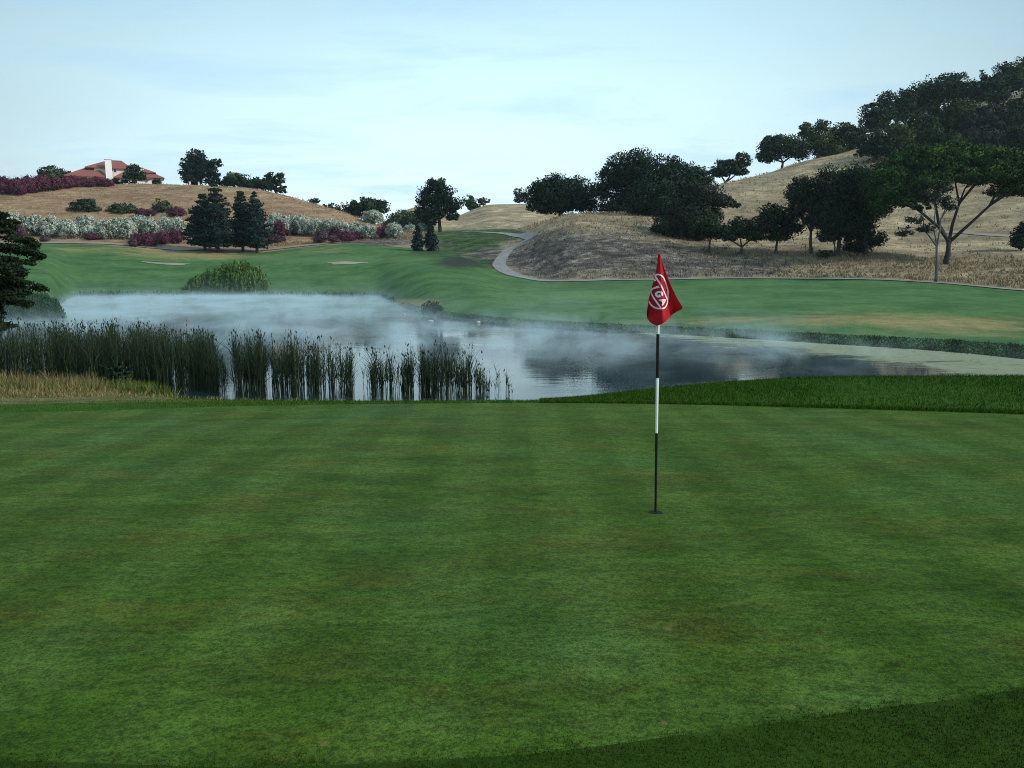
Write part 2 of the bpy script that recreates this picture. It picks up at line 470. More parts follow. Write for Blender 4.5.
RH = rail({-1500: ('Y', 170, 24), -150: (166, 205), -50: (172, 205), 0: (178, 205), 60: (184, 206), 100: (186, 207), 160: (185, 206), 200: (185.5, 203), 240: (188, 200), 280: (194.5, 195), 310: (203, 190), 345: (214, 182), 380: (226, 174),
           400: (231, 168), 430: (233, 162), 470: (231, 158), 515: (229, 152), 540: (222, 148), 580: (215, 146), 640: (213, 146), 690: (203, 152), 715: (188, 160), 760: (177, 172), 800: (166, 182), 860: (150, 198),
           900: (136, 208), 940: (122, 216), 1024: (98, 228), 1150: (75, 235), 1300: (70, 220), 2500: ('Y', 150, 32)})
RI = (RH[0] * 1.16 + 6, RH[1] - 2.2 - 0.03 * RH[0] * np.interp(CP, [0, 400, 520, 700, 2500], [1, .4, .4, 1, 1]))
RJ = rail({-1500: ('Y', 320, 5), 300: (240, 300), 370: (228, 300), 385: (222, 300), 400: (214, 300), 415: (208.5, 300), 428: (207.5, 300), 440: (214, 300), 455: (216, 300), 470: (211, 300), 490: (205.5, 300), 525: (205.5, 300), 545: (210, 300), 575: (218, 300),
           620: (232, 300), 700: ('Y', 330, 8), 2500: ('Y', 330, 5)})
RK = rail({-1500: ('Y', 380, 3), 2500: ('Y', 380, 3)})
RL = rail({-1500: ('Y', 560, 2), 2500: ('Y', 560, 2)})
RAILS = [RA, RB, RC, RD, RE, RF, RG, RH, RI, RJ, RK, RL]
RY = np.array([r[0] for r in RAILS]); RZ = np.array([r[1] for r in RAILS])
for i in range(1, len(RY)):
    RY[i] = np.maximum(RY[i], RY[i - 1] + 0.6)


def lumps(x, y):
    """gentle unevenness of open ground (metres)"""
    return (np.sin(x * 0.13 + 1.3 * np.sin(y * 0.05)) * np.sin(y * 0.11 + 0.7) * 0.5
            + 0.25 * np.sin(x * 0.31 + y * 0.17) * np.sin(y * 0.29 - x * 0.11))


def interp_col(ys, zs, Y):
    return pchip(ys, zs, Y)


def ground(px, Y):
    """terrain height in picture column px at distance Y (Y >= 12)"""
    ys = np.array([np.interp(px, CP, RY[i]) for i in range(len(RY))])
    zs = np.array([np.interp(px, CP, RZ[i]) for i in range(len(RY))])
    z = float(pchip(ys, zs, [Y])[0])
    X = sx(px, Y)
    amp = np.interp(Y, [0, ys[4] + 2, ys[5] + 2, ys[6], 1e4], [0, 0, 0.15, 0.55, 0.55])
    return z + amp * float(lumps(np.array(X), np.array(Y)))


def col_of(px, Y):
    """terrain column that is seen at px at distance Y"""
    c = px
    for _ in range(4):
        z = ground(c, Y)
        c = 512 + (px - 512) * (Y * ct - (z - CAMZ) * st) / Y
    return c, z


def spot(px, Y):
    c, z = col_of(px, Y)
    return np.array([sx(c, Y), Y, z])


def findY(px, py, lo, hi):
    """nearest distance between lo and hi at which the ground is seen at py"""
    ys = np.linspace(lo, hi, 110); best = None
    for y in ys:
        e = abs(at(px, py, y)[2] - col_of(px, y)[1])
        if best is None or e < best[0]: best = (e, y)
    return best[1]


def gz(Y, X=0.0):
    """height of the putting green"""
    return pchip([-45, -10, 0, 2.7, 6.45, 10, 13.4, 20], [1.6, 0.8, 0.5, 0.25, 0.0, -0.19, -0.35, -0.5], Y) + 0.0 * X


NAMEROW = [('rough', 0, 2, (10, 12), 'rough'), ('pond_bed', 2, 3, (14,), 'bed'), ('fairway', 3, 5, (8, 80), 'fair'),
           ('hillside', 5, 8, (60, 60, 12), 'hill'), ('far_hills', 8, 11, (26, 10, 8), 'hill')]


def blobs(PX, PY, lst):
    """sum of soft patches given in picture columns and rows on the ground"""
    o = np.zeros_like(PX)
    for (cx, cy, rx, ry, a) in lst:
        o += a * np.exp(-(((PX - cx) / rx) ** 2 + ((PY - cy) / ry) ** 2))
    return o


def project_rows(Y, Z):
    yc_num = (Z - CAMZ) * ct + Y * st
    den = Y * ct - (Z - CAMZ) * st
    return 384 - F * yc_num / den


DRY = {'rough': [(60, 392, 160, 9, .8), (330, 399, 190, 3.0, .55), (0, 400, 200, 8, .35), (900, 390, 300, 20, -.5)],
       'fair': [(405, 302, 24, 4, .8), (760, 322, 240, 6, .45), (820, 318, 160, 12, .45), (960, 330, 120, 14, .6), (430, 305, 40, 6, .6), (140, 255, 80, 7, .5), (420, 262, 60, 6, .45), (470, 244, 40, 4, .4), (210, 255, 60, 5, .9), (60, 249, 90, 4, .5), (330, 250, 60, 5, .5), (640, 284, 200, 3, -.4), (330, 272, 90, 9, -.5), (700, 300, 120, 8, -.15)],
       'hill': [], }
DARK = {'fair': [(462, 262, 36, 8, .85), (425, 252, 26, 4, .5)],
        'hill': [(600, 250, 84, 28, .78), (690, 262, 84, 18, .62), (540, 262, 42, 22, .66), (760, 268, 50, 7, .4), (860, 275, 140, 4, .35), (370, 240, 60, 8, .65), (478, 254, 26, 6, .62), (440, 246, 20, 5, .45), (390, 241, 34, 6, .5),  # broad patches on the knoll put its shade into the ground colour
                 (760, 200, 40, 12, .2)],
        'rough': [(760, 408, 260, 3, .0)]}
RUST = [(150, 210, 220, 40, 1.0), (0, 220, 200, 40, 0.8), (330, 225, 60, 25, .8)]
GREEN = [(410, 226, 30, 12, .35), (465, 246, 34, 12, 1.3), (455, 260, 50, 8, 1.3), (492, 262, 14, 8, .9), (480, 236, 44, 5, 1.0), (445, 240, 16, 6, .8), (508, 233, 20, 5, .7), (330, 300, 1, 1, 0), (860, 277, 160, 3, .5)]


def build_terrain():
    for name, r0, r1, subs, mk in NAMEROW:
        rows_t = []
        for j, r in enumerate(range(r0, r1)):
            n = subs[j]
            rows_t += [r + t for t in np.linspace(0, 1, n, endpoint=False)]
        rows_t.append(r1)
        rows_t = np.array(rows_t)
        nr, nc = len(rows_t), len(CP)
        Y = np.zeros((nr, nc)); Z = np.zeros((nr, nc))
        fl = np.minimum(rows_t.astype(int), len(RY) - 2); fr = rows_t - fl
        for c in range(nc):
            y = RY[fl, c] * (1 - fr) + RY[fl + 1, c] * fr
            Y[:, c] = y; Z[:, c] = pchip(RY[:, c], RZ[:, c], y)
        X = (CP[None, :] - 512) / F * Y
        e4 = RY[4][None, :]; e5 = RY[5][None, :]; e6 = RY[6][None, :]
        amp = np.where(Y < e4 + 2, 0, np.where(Y < e5 + 2, (Y - e4 - 2) / (e5 - e4) * .15, np.minimum(.15 + (Y - e5 - 2) / (e6 - e5 + .01) * .4, .55)))
        if name == 'rough':
            Z += 0.03 * lumps(X * 6, Y * 6) * np.sin(np.clip((rows_t[:, None]), 0, 1) * math.pi)
        Z += amp * lumps(X, Y)
        P = np.stack([X, Y, Z], -1).reshape(-1, 3)
        PX = 512 + F * X / (Y * ct - (Z - CAMZ) * st); PY = project_rows(Y, Z)
        idx = np.arange(nr * nc).reshape(nr, nc)
        faces = np.stack([idx[:-1, :-1], idx[:-1, 1:], idx[1:, 1:], idx[1:, :-1]], -1).reshape(-1, 4)
        at_ = {}
        if mk in ('fair', 'rough'):
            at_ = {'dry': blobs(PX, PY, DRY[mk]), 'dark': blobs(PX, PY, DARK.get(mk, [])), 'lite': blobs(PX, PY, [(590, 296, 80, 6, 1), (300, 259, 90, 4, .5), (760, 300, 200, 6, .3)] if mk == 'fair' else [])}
        if mk == 'hill':
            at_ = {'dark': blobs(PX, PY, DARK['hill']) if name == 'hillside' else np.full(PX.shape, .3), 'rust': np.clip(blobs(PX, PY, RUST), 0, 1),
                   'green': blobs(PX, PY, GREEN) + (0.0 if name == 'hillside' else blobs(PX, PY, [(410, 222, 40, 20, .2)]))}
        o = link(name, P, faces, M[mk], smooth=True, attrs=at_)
        tag(o, kind='structure')


build_terrain()

# near ground: putting green and its front fringe, in parallel columns
XN = (CP - 512) / F * 12.0
A0x, A0y = [], []
for (px_, py_) in [(0, 757), (250, 766), (512, 757), (700, 736), (860, 714), (1024, 690)]:
    yy = 2.8
    for _ in range(8):
        yy = Yat(py_, float(gz([yy])[0]))
    q = at(px_, py_, yy); A0x.append(q[0]); A0y.append(q[1])
A0x = [-40, -8, -3.0] + A0x + [2.9, 4.5, 7.0, 40]
A0y = [2.0, 2.4, 2.75] + A0y + [3.9, 6.2, 8.5, 9.5]
FR = pchip(A0x, A0y, XN)


def near_sheet(name, y0, y1, n, mat, bulge=True, p=1.0):
    t = np.linspace(0, 1, n)[:, None] ** p
    Y = y0[None, :] * (1 - t) + y1[None, :] * t
    s = (CP[None, :] - 512) / F
    X = s * np.maximum(Y, 12.0)
    Z = gz(Y.ravel()).reshape(Y.shape) + 0.018 * np.sin(X * .7 + .5) * np.sin(Y * .55)
    # meet the rear rail exactly
    w = np.clip((Y - (RY[0][None, :] - 2.5)) / 2.5, 0, 1); w = w * w * (3 - 2 * w)
    Z = Z * (1 - w) + RZ[0][None, :] * w
    idx = np.arange(Y.size).reshape(Y.shape)
    faces = np.stack([idx[:-1, :-1], idx[:-1, 1:], idx[1:, 1:], idx[1:, :-1]], -1).reshape(-1, 4)
    z0 = np.zeros(Y.size)
    return tag(link(name, np.stack([X, Y, Z], -1).reshape(-1, 3), faces, mat, smooth=True, attrs={'dry': z0, 'dark': z0, 'lite': z0}), kind='structure')


near_sheet('putting_green', FR, RY[0], 60, M['green'])
near_sheet('green_fringe', np.full(len(CP), -45.0), FR, 40, M['fringe'], p=0.5)


def near_z(X, Y):
    return gz(Y) + 0.018 * np.sin(X * .7 + .5) * np.sin(Y * .55)


# water
t = np.linspace(0, 1, 24)[:, None]
y0 = RY[1] * .35 + RY[2] * .65; y1 = RY[3] + 1.0
Y = y0[None] * (1 - t) + y1[None] * t
X = (CP[None] - 512) / F * Y
idx = np.arange(Y.size).reshape(Y.shape)
quads = lambda I: np.stack([I[:-1, :-1], I[:-1, 1:], I[1:, 1:], I[1:, :-1]], -1).reshape(-1, 4)
tag(link('pond_water', np.stack([X, Y, np.full(Y.shape, WATER)], -1).reshape(-1, 3), quads(idx), M['water'], smooth=True), kind='structure')

# algae film along the right-hand shore
cp = CP[(CP > 560) & (CP < 1200)]
yD = np.interp(cp, CP, RY[3]); yC = np.interp(cp, CP, RY[2])
t = np.linspace(0, 1, 30)[:, None]
Y = yD[None] + .5 - t * (yD - yC - .5)[None]
X = (cp[None] - 512) / F * Y
PY = project_rows(Y, np.full(Y.shape, WATER)); PX = np.broadcast_to(cp[None], Y.shape)
edge = np.interp(PX, [560, 640, 700, 800, 860, 920, 1000, 1200], [330, 335, 343, 351, 358, 367, 379, 390])
cover = np.clip(0.52 + (edge - PY) / 10.0, -0.6, 0.95) * np.clip((PX - 590) / 90, 0, 1)
idx = np.arange(Y.size).reshape(Y.shape)
tag(link('algae_film', np.stack([X, Y, np.full(Y.shape, WATER + .006)], -1).reshape(-1, 3), quads(idx), M['scum'], smooth=True, attrs={'cover': cover}),
    'pale yellowish algae film floating along the right shore of the pond', 'algae', kind='stuff')


# ribbons and patches lying on the ground
PATHS = []


def ribbon(name, pts, width, mat, lift=0.07, lo=60, hi=170):
    """pts: (px, Y); a strip of constant width following the ground"""
    c = np.array([spot(p, y)[:2] for p, y in pts]); n = len(c)
    tt = np.linspace(0, n - 1, n * 10)
    wd = np.interp(tt, range(n), width) if isinstance(width, list) else np.full(len(tt), width)
    cx = pchip(range(n), c[:, 0], tt); cy = pchip(range(n), c[:, 1], tt)
    d = np.stack([np.gradient(cx), np.gradient(cy)], 1); d /= np.linalg.norm(d, axis=1)[:, None]
    nrm = np.stack([-d[:, 1], d[:, 0]], 1); PATHS.append(np.stack([cx, cy], 1))
    V = []; m = 5
    for i in range(len(tt)):
        for j in range(m):
            o = (j / (m - 1) - .5) * wd[i]
            x = cx[i] + nrm[i, 0] * o; y = cy[i] + nrm[i, 1] * o
            V.append((x, y, ground(512 + x / y * F, y) + lift))
    idx = np.arange(len(tt) * m).reshape(len(tt), m)
    return tag(link(name, V, quads(idx), mat, smooth=True), kind='structure')


ribbon('cart_path', [(1150, 58.6), (1080, 62.8), (1024, 66), (940, 72), (850, 77), (760, 79), (640, 81), (580, 84.5), (545, 87.5), (520, 92), (506, 98)]
       + [(p_, findY(p_, y_, 98, 158)) for p_, y_ in ((499, 264), (504, 255), (514, 247), (526, 240.5), (533, 237.5), (527, 236), (508, 234), (486, 232.5), (464, 231.8))],
       [1.0, 1.0, 1.0, 1.0, 1.0, 1.0, 1.1, 1.35, 1.7, 1.9] + [1.8] * 6 + [1.6, 1.4, 1.3, 1.2], M['path'])
ribbon('upper_path', [(p_, findY(p_, y_, 90, 140)) for p_, y_ in ((1090, 240), (1024, 237), (985, 235), (960, 233), (930, 232))], 1.3, M['dirt'])
ribbon('dirt_track', [(-60, 139.5), (0, 139.5), (60, 139), (120, 138.5), (180, 138), (260, 138), (310, 140), (350, 143)], 3.0, M['dirt'], lift=0.10)


def patch(name, px, Y, rx, ry, mat):
    x0_ = spot(px, Y)[0]; V = [(x0_, Y, ground(512 + x0_ / Y * F, Y) + .05)]; n = 28
    for q in range(1, 5):
        for i in range(n):
            a = 2 * math.pi * i / n; r = q / 4 * (1 + .16 * math.sin(3 * a + px) + .1 * math.sin(5 * a))
            x = x0_ + rx * r * math.cos(a); y = Y + ry * r * math.sin(a)
            V.append((x, y, ground(512 + x / y * F, y) + .05))
    fs = [(0, 1 + i, 1 + (i + 1) % n) for i in range(n)]
    for q in range(3):
        for i in range(n):
            a = 1 + q * n; fs.append((a + i, a + n + i, a + n + (i + 1) % n, a + (i + 1) % n))
    return tag(link(name, V, fs, mat, smooth=True), kind='structure')


patch('sand_bunker', 168, findY(168, 264, 92, 132), 3.4, 1.6, M['sand'])
patch('sand_bunker', 346, findY(346, 263, 92, 132), 2.6, 1.4, M['sand'])


# ------------------------------------------------------------------ foliage
def unit(n):
    v = rng.normal(size=(n, 3)); return v / np.linalg.norm(v, axis=1)[:, None]


def leaf_quads(P, size, aspect=1.7, up=0.0, axis=None, nrm=None):
    """one bent diamond per point"""
    n = len(P)
    a = unit(n) if axis is None else axis + 0.35 * unit(n)
    a[:, 2] *= (1 - up); a /= np.linalg.norm(a, axis=1)[:, None]
    b = np.cross(a, unit(n)); b /= np.linalg.norm(b, axis=1)[:, None]
    s = (size * rng.uniform(.6, 1.35, n))[:, None]
    l = a * s * aspect * .5; w = b * s * .5
    if nrm is not None:                       # wind each leaf so that its face looks outwards
        flip = (np.cross(a, b) * nrm).sum(1) > 0
        w = np.where(flip[:, None], -w, w)
    V = np.stack([P - l, P + w, P + l, P - w], 1).reshape(-1, 3)
    Fc = np.arange(4 * n).reshape(n, 4)
    return V, Fc


def lobes_points(lobes, dens, clump=0.26, fill=0.35, gap=0.0):
    """lobes: (centre xyz, radii xyz); dens: leaves per m2 of seen outline"""
    out = []; var = []; nor = []
    for c, r in lobes:
        c = np.asarray(c); r = np.asarray(r)
        N = int(dens * math.pi * r[0] * r[2])
        nc = max(10, int(22 + N / 45))
        d = unit(nc)
        d[:, 2] = np.where(d[:, 2] < -0.35, d[:, 2] * .6, d[:, 2])
        rad = np.where(rng.random(nc) < fill, rng.uniform(.2, .75, nc), rng.uniform(.72, 1.06, nc))
        cc = c + d * r * rad[:, None]
        cr = clump * min(r[0], r[2]) * rng.uniform(.55, 1.3, nc)
        wt = rng.uniform(.4, 1.4, nc) * (rng.random(nc) > gap); wt /= wt.sum()
        k = rng.choice(nc, N, p=wt)
        off = rng.normal(size=(N, 3)); off /= np.maximum(np.linalg.norm(off, axis=1), .4)[:, None] ** .6
        p = cc[k] + off * cr[k][:, None] * np.array([1.1, 1.1, .75])
        out.append(p)
        nn = .55 * (p - c) / r + .75 * off / 1.6 + np.array([0, 0, .12]) + .30 * unit(N)
        nor.append(nn / (np.linalg.norm(nn, axis=1)[:, None] + 1e-6))
        cv = rng.uniform(0, 1, nc)
        v = np.clip(.75 * cv[k] + .25 * rng.random(N), 0, 1)
        var.append(v)
    return np.concatenate(out), np.concatenate(var), np.concatenate(nor)


def crown(name, lobes, leaf, dens, mat, parent, origin, **kw):
    asp = kw.pop('aspect', 1.6)
    P, v, nn = lobes_points(lobes, dens, **kw)
    V, Fc = leaf_quads(P - origin, leaf, asp, nrm=nn)
    return link(name, V, Fc, mat, parent, attrs={'var': np.repeat(v, 4)}, normals=np.repeat(nn, 4, 0))


def trunk_mesh(base, tops, r0, mat, parent, fork=0.45, n=7, sag=0.0):
    """a tapering trunk that forks into limbs reaching the lobes"""
    mb = MB(); base = np.asarray(base, float)
    tops = [np.asarray(t, float) for t in tops]
    mean = np.mean(tops, 0)
    f = base + (mean - base) * fork; f[0] = base[0] * .6 + f[0] * .4
    f = f + np.array([rng.normal(0, .03), 0, 0]) * np.linalg.norm(mean - base)
    o = base
    mid = (base + f) / 2 + np.array([rng.normal(0, .02), rng.normal(0, .02), 0]) * np.linalg.norm(f - base)
    mb.tube([base - o + [0, 0, -.3], base - o + [0, 0, .15 * (f - base)[2]], mid - o, f - o], [r0 * 1.35, r0 * 1.05, r0 * .9, r0 * .75], n)
    groups = [tops]
    if len(tops) > 4:
        order = sorted(tops, key=lambda v: v[0]); k_ = 3 if len(tops) < 9 else 4
        groups = [list(map(lambda v: np.asarray(v), gp)) for gp in np.array_split(np.array(order), k_)]
    for gp in groups:
        src = f; rs = r0 * .62
        if len(groups) > 1:
            gm = np.mean(gp, 0); src = f + (gm - f) * rng.uniform(.45, .6) + np.array([0, rng.normal(0, .05), .04 - sag]) * np.linalg.norm(gm - f)
            kn = f + (src - f) * .5 + np.array([rng.normal(0, .07), rng.normal(0, .07), -.03]) * np.linalg.norm(src - f)
            mb.tube([f - o - (src - f) * .04, kn - o, src - o], [r0 * .66, r0 * .52, r0 * .42], 6); rs = r0 * .40
        for t in gp:
            ln = np.linalg.norm(t - src)
            q = src + (t - src) * .5 + np.array([rng.normal(0, .09), rng.normal(0, .09), .08 - sag]) * ln
            mb.tube([src - o - (t - src) * .02, q - o, t - o], [rs, rs * .6, rs * .2], 6)
            for _ in range(3):
                e = t + unit(1)[0] * ln * .35
                mb.tube([q - o, (q + e) / 2 - o + [0, 0, .06 * ln], e - o], [rs * .42, rs * .26, rs * .1], 4)
    return mb.build('trunk', mat, parent, smooth=True)


def tree(name, label, cat, px, Y, lobes, mat, group=None, leaf=1.15, dens=7.5, bark=None, r0=None, base=None, fork=.45, depth=.9, grow=1.08, **kw):
    """lobes in picture units around the trunk's own distance: (px, py, rx, ry[, dy metres])"""
    b = spot(px, Y) if base is None else np.asarray(base)
    m = Y / F
    L = []
    for l in lobes:
        c = at(l[0], l[1], Y); dy = l[4] if len(l) > 4 else rng.uniform(-.4, .4) * l[2] * m
        s = (Y + dy) / Y
        c = np.array([c[0] * s, Y + dy, CAMZ + (c[2] - CAMZ) * s])
        L.append((c, np.array([l[2] * m, l[2] * m * depth, l[3] * m]) * grow))
    e = empty(name, b, label, cat, group)
    trunk_mesh(b, [c for c, _ in L], r0 or (.16 + .012 * max(l[2] for l in lobes) * m * 6), bark or M['bark'], e, fork)
    crown('crown', L, leaf * m, dens / m ** 2 / 1.0, mat, e, b, **kw)
    return e


def conifer(name, label, px, Y, top_py, w_px, mat, group=None, base_frac=.1, sparse=1.0, cat='conifer', base=None, leafpx=1.2):
    b = spot(px, Y) if base is None else base
    m = Y / F
    top = at(px, top_py, Y); h = top[2] - b[2]; R = w_px * m
    e = empty(name, b, label, cat, group)
    mb = MB(); mb.tube([(0, 0, -.3), (0.03 * h * .3, 0, h * .4), (0, 0, h * .98)], [.026 * h, .017 * h, .003 * h], 7)
    P = []; A = []; NN = []
    nl = int(20)
    for i in range(nl):
        t = base_frac + (1 - base_frac) * (i + rng.uniform(-.3, .3)) / nl
        t = min(max(t, base_frac), .985)
        L = R * ((1 - t) / (1 - base_frac)) ** .72 * rng.uniform(.75, 1.1) * min(1, .55 + (t - base_frac) * 5)
        nb = int(8 if t < .7 else 6)
        a0 = rng.uniform(0, 6.28)
        for j in range(nb):
            if rng.random() > sparse: continue
            a = a0 + j * 6.283 / nb + rng.normal(0, .25); l = L * rng.uniform(.65, 1.15) + .05
            lift = rng.uniform(-.22, .18)
            nn = max(14, int(sparse * 5.5 * l / m))
            u = rng.uniform(.08, 1.0, nn) ** .75
            q = np.stack([np.cos(a) * u * l, np.sin(a) * u * l, t * h + lift * u * l - .12 * l * u * u + .1 * l * u ** 3], 1)
            wd = .20 * l * (1.1 - u) + .10
            q += rng.normal(size=(nn, 3)) * wd[:, None] * np.array([1, 1, .55])
            P.append(q); A.append(np.full(nn, rng.random()))
            n_ = np.stack([np.cos(a) * np.ones(nn), np.sin(a) * np.ones(nn), .55 + 2.0 * (q[:, 2] - q[:, 2].mean()) / (.2 * l + .1) * .5], 1) + .35 * unit(nn)
            NN.append(n_ / np.linalg.norm(n_, axis=1)[:, None])
            if j % 2 == 0:
                mb.tube([(0, 0, t * h), (np.cos(a) * l * .8, np.sin(a) * l * .8, t * h + lift * l * .8 - .06 * l)], [.006 * h, .0015 * h], 4, False)
    P = np.concatenate(P); A = np.concatenate(A)
    mb.build('trunk', M['bark'], e, True)
    NN = np.concatenate(NN); V, Fc = leaf_quads(P, leafpx * m, 1.9, nrm=NN)
    link('crown', V, Fc, mat, e, attrs={'var': np.repeat(.5 * A + .5 * rng.random(len(P)), 4)}, normals=np.repeat(NN, 4, 0))
    return e


def willow(name, label, domes, Y, mat, base, leaf=1.1, dens=.9):
    m = Y / F
    e = empty(name, base, label, 'willow')
    tops = [at(d[0], d[1], Y) for d in domes]
    trunk_mesh(base, tops, .25, M['bark'], e, .5)
    P = []; Vr = []; AX = []
    for (cx, cy, rx, ry) in domes:
        c = at(cx, cy, Y); R = np.array([rx * m, rx * m * .8, ry * m])
        ns = int(dens * rx * ry * 1.6)
        d = unit(ns); d[:, 2] = np.abs(d[:, 2])
        for q in d:
            lump = 1 + .10 * math.sin(q[0] * 9 + 2) * math.sin(q[1] * 7) + .05 * math.sin(q[0] * 23)
            p0 = c + q * R * rng.uniform(.86, 1.0) * lump
            drop = min(p0[2] - base[2], rng.uniform(.5, 1.0) * R[2] * 1.15)
            n = max(5, int(drop / (1.1 * m)))
            u = np.linspace(0, 1, n)
            s = np.stack([p0[0] + q[0] * .25 * u + rng.normal(0, .03, n), p0[1] + q[1] * .25 * u + rng.normal(0, .03, n), p0[2] - drop * u], 1)
            P.append(s); Vr.append(np.clip(rng.random() * .8 + .2 * rng.random(n), 0, 1))
        # loose leaves filling the inside
        pin, vin, _ = lobes_points([(c - np.array([0, 0, R[2] * .1]), R * .85)], 2.2 / m ** 2)
        pin = pin[pin[:, 2] > base[2]]
        P.append(pin); Vr.append(rng.random(len(pin)) * .3)
    P = np.concatenate(P); Vr = np.concatenate(Vr)
    ax = np.tile([0, 0, 1.0], (len(P), 1))
    V, Fc = leaf_quads(P - base, leaf * m, 2.3, 0, ax)
    link('crown', V, Fc, mat, e, attrs={'var': np.repeat(Vr, 4)})
    return e


def shrub_proto(name, leafm, bloomm, r=(1, 1, .9), nleaf=2600, nbloom=900, leaf=.1, bloom=.1, seed_lobes=5, cut=-.15):
    """a unit shrub: an Empty with foliage, blossom and stem meshes"""
    L = [(np.array([0, 0, .45]), np.array([.82, .82, .62]))]
    for i in range(seed_lobes):
        a = rng.uniform(0, 6.28); L.append((np.array([.42 * math.cos(a), .42 * math.sin(a), rng.uniform(.3, .65)]), np.array([.5, .5, .42])))
    area = sum(math.pi * q[1][0] * q[1][2] for q in L)
    P, v, nn = lobes_points(L, nleaf / area, clump=.24, fill=.3)
    P[:, 2] = np.abs(P[:, 2])
    e = bpy.data.objects.new(name, None); COL.objects.link(e)
    V, Fc = leaf_quads(P, leaf, 1.7, nrm=nn)
    link('foliage', V, Fc, leafm, e, attrs={'var': np.repeat(v, 4)}, normals=np.repeat(nn, 4, 0))
    if nbloom:
        P, v, nn = lobes_points(L, nbloom / area, clump=.2, fill=.05)
        P[:, 2] = np.abs(P[:, 2]); c = np.array([0, 0, .4])
        P = c + (P - c) * 1.04
        V, Fc = leaf_quads(P, bloom, 1.1, nrm=nn)
        link('blossom', V, Fc, bloomm, e, attrs={'var': np.repeat(rng.random(len(P)), 4)}, normals=np.repeat(nn, 4, 0))
    mb = MB()
    for i in range(5):
        a = i * 1.26 + rng.uniform(0, .5); mb.tube([(0.05 * math.cos(a), .05 * math.sin(a), -.1), (.2 * math.cos(a), .2 * math.sin(a), .3), (.4 * math.cos(a), .4 * math.sin(a), .6)], [.04, .03, .012], 5)
    mb.build('stem', M['bark'], e, True)
    return e


ORD = ['first', 'second', 'third', 'fourth', 'fifth', 'sixth', 'seventh', 'eighth', 'ninth', 'tenth', 'eleventh', 'twelfth', 'thirteenth', 'fourteenth', 'fifteenth', 'sixteenth',
       'seventeenth', 'eighteenth', 'nineteenth', 'twentieth', 'twenty-first', 'twenty-second', 'twenty-third', 'twenty-fourth', 'twenty-fifth', 'twenty-sixth', 'twenty-seventh', 'twenty-eighth', 'twenty-ninth', 'thirtieth']
used = {}


def place_shrub(protos, px, py, w, h, lo, hi, label, group, cat='shrub', Y=None, name=None):
    """w, h: size in the picture; the base is put on the ground seen at py"""
    Y = Y or findY(px, py, lo, hi); m = Y / F
    p = protos[rng.integers(len(protos))]
    loc = spot(px, Y); loc[2] -= .08
    sc = (w * m * .5, w * m * .5, h * m / 1.05)
    if p.name not in used:
        used[p.name] = 1
        p.location = [float(q) for q in loc]; p.scale = sc; p.rotation_euler = (0, 0, rng.uniform(0, 6.28))
        tag(p, label, cat, group); return p
    o = copy_tree(p, loc, sc, rng.uniform(0, 6.28), label, group); o['category'] = cat
    return o


# -------- white and magenta shrubs below and beside the house
WHITE = [shrub_proto('white_flowering_shrub', M['oleander'], M['white_bloom'], nleaf=3200, nbloom=10000, leaf=.08, bloom=.042) for _ in range(4)]
PINK = [shrub_proto('magenta_flowering_shrub', M['pink_leaf'], M['pink_bloom'], nleaf=2400, nbloom=5000, leaf=.08, bloom=.05) for _ in range(3)]
MAUVE = [shrub_proto('mauve_flowering_shrub', M['pink_leaf'], M['mauve_bloom'], nleaf=2400, nbloom=4200, leaf=.08, bloom=.05) for _ in range(2)]

wl = [(-8, 233, 22, 19), (13, 233, 22, 19), (34, 236, 23, 20), (53, 237, 22, 19), (72, 238, 22, 18), (88, 237, 22, 20), (105, 239, 22, 18), (124, 239, 25, 20), (139, 236, 20, 20), (152, 238, 20, 19), (166, 237, 20, 19), (179, 238, 20, 19),
      (276, 233, 20, 18), (289, 234, 20, 18), (303, 235, 20, 18), (318, 236, 19, 16), (331, 236, 18, 16), (344, 237, 18, 15), (356, 238, 18, 15), (369, 239, 18, 14), (394, 238, 18, 14), (410, 237, 16, 12)]
wl_in = [w for w in wl if w[0] > 0]
n_ = 0
for q in wl:
    if q[0] < 0: lab = 'white flowering shrub of the pale hedge, cut by the left photo edge'
    else:
        lab = f'white flowering shrub, {ORD[n_]} from the left in the pale hedge'; n_ += 1
    place_shrub(WHITE, q[0], q[1], q[2], q[3], 141, 175, lab, 'white flowering shrubs in the hedge')
# far white shrubs by the oak
place_shrub(WHITE, 372, 222, 24, 12, 0, 0, 'pale flowering shrub in front of the wide oak beyond the hillside', 'far pale shrubs', Y=171)
place_shrub(WHITE, 425, 234, 18, 9, 0, 0, 'low cream flowering shrub just left of the lone round tree', 'far pale shrubs', Y=160)

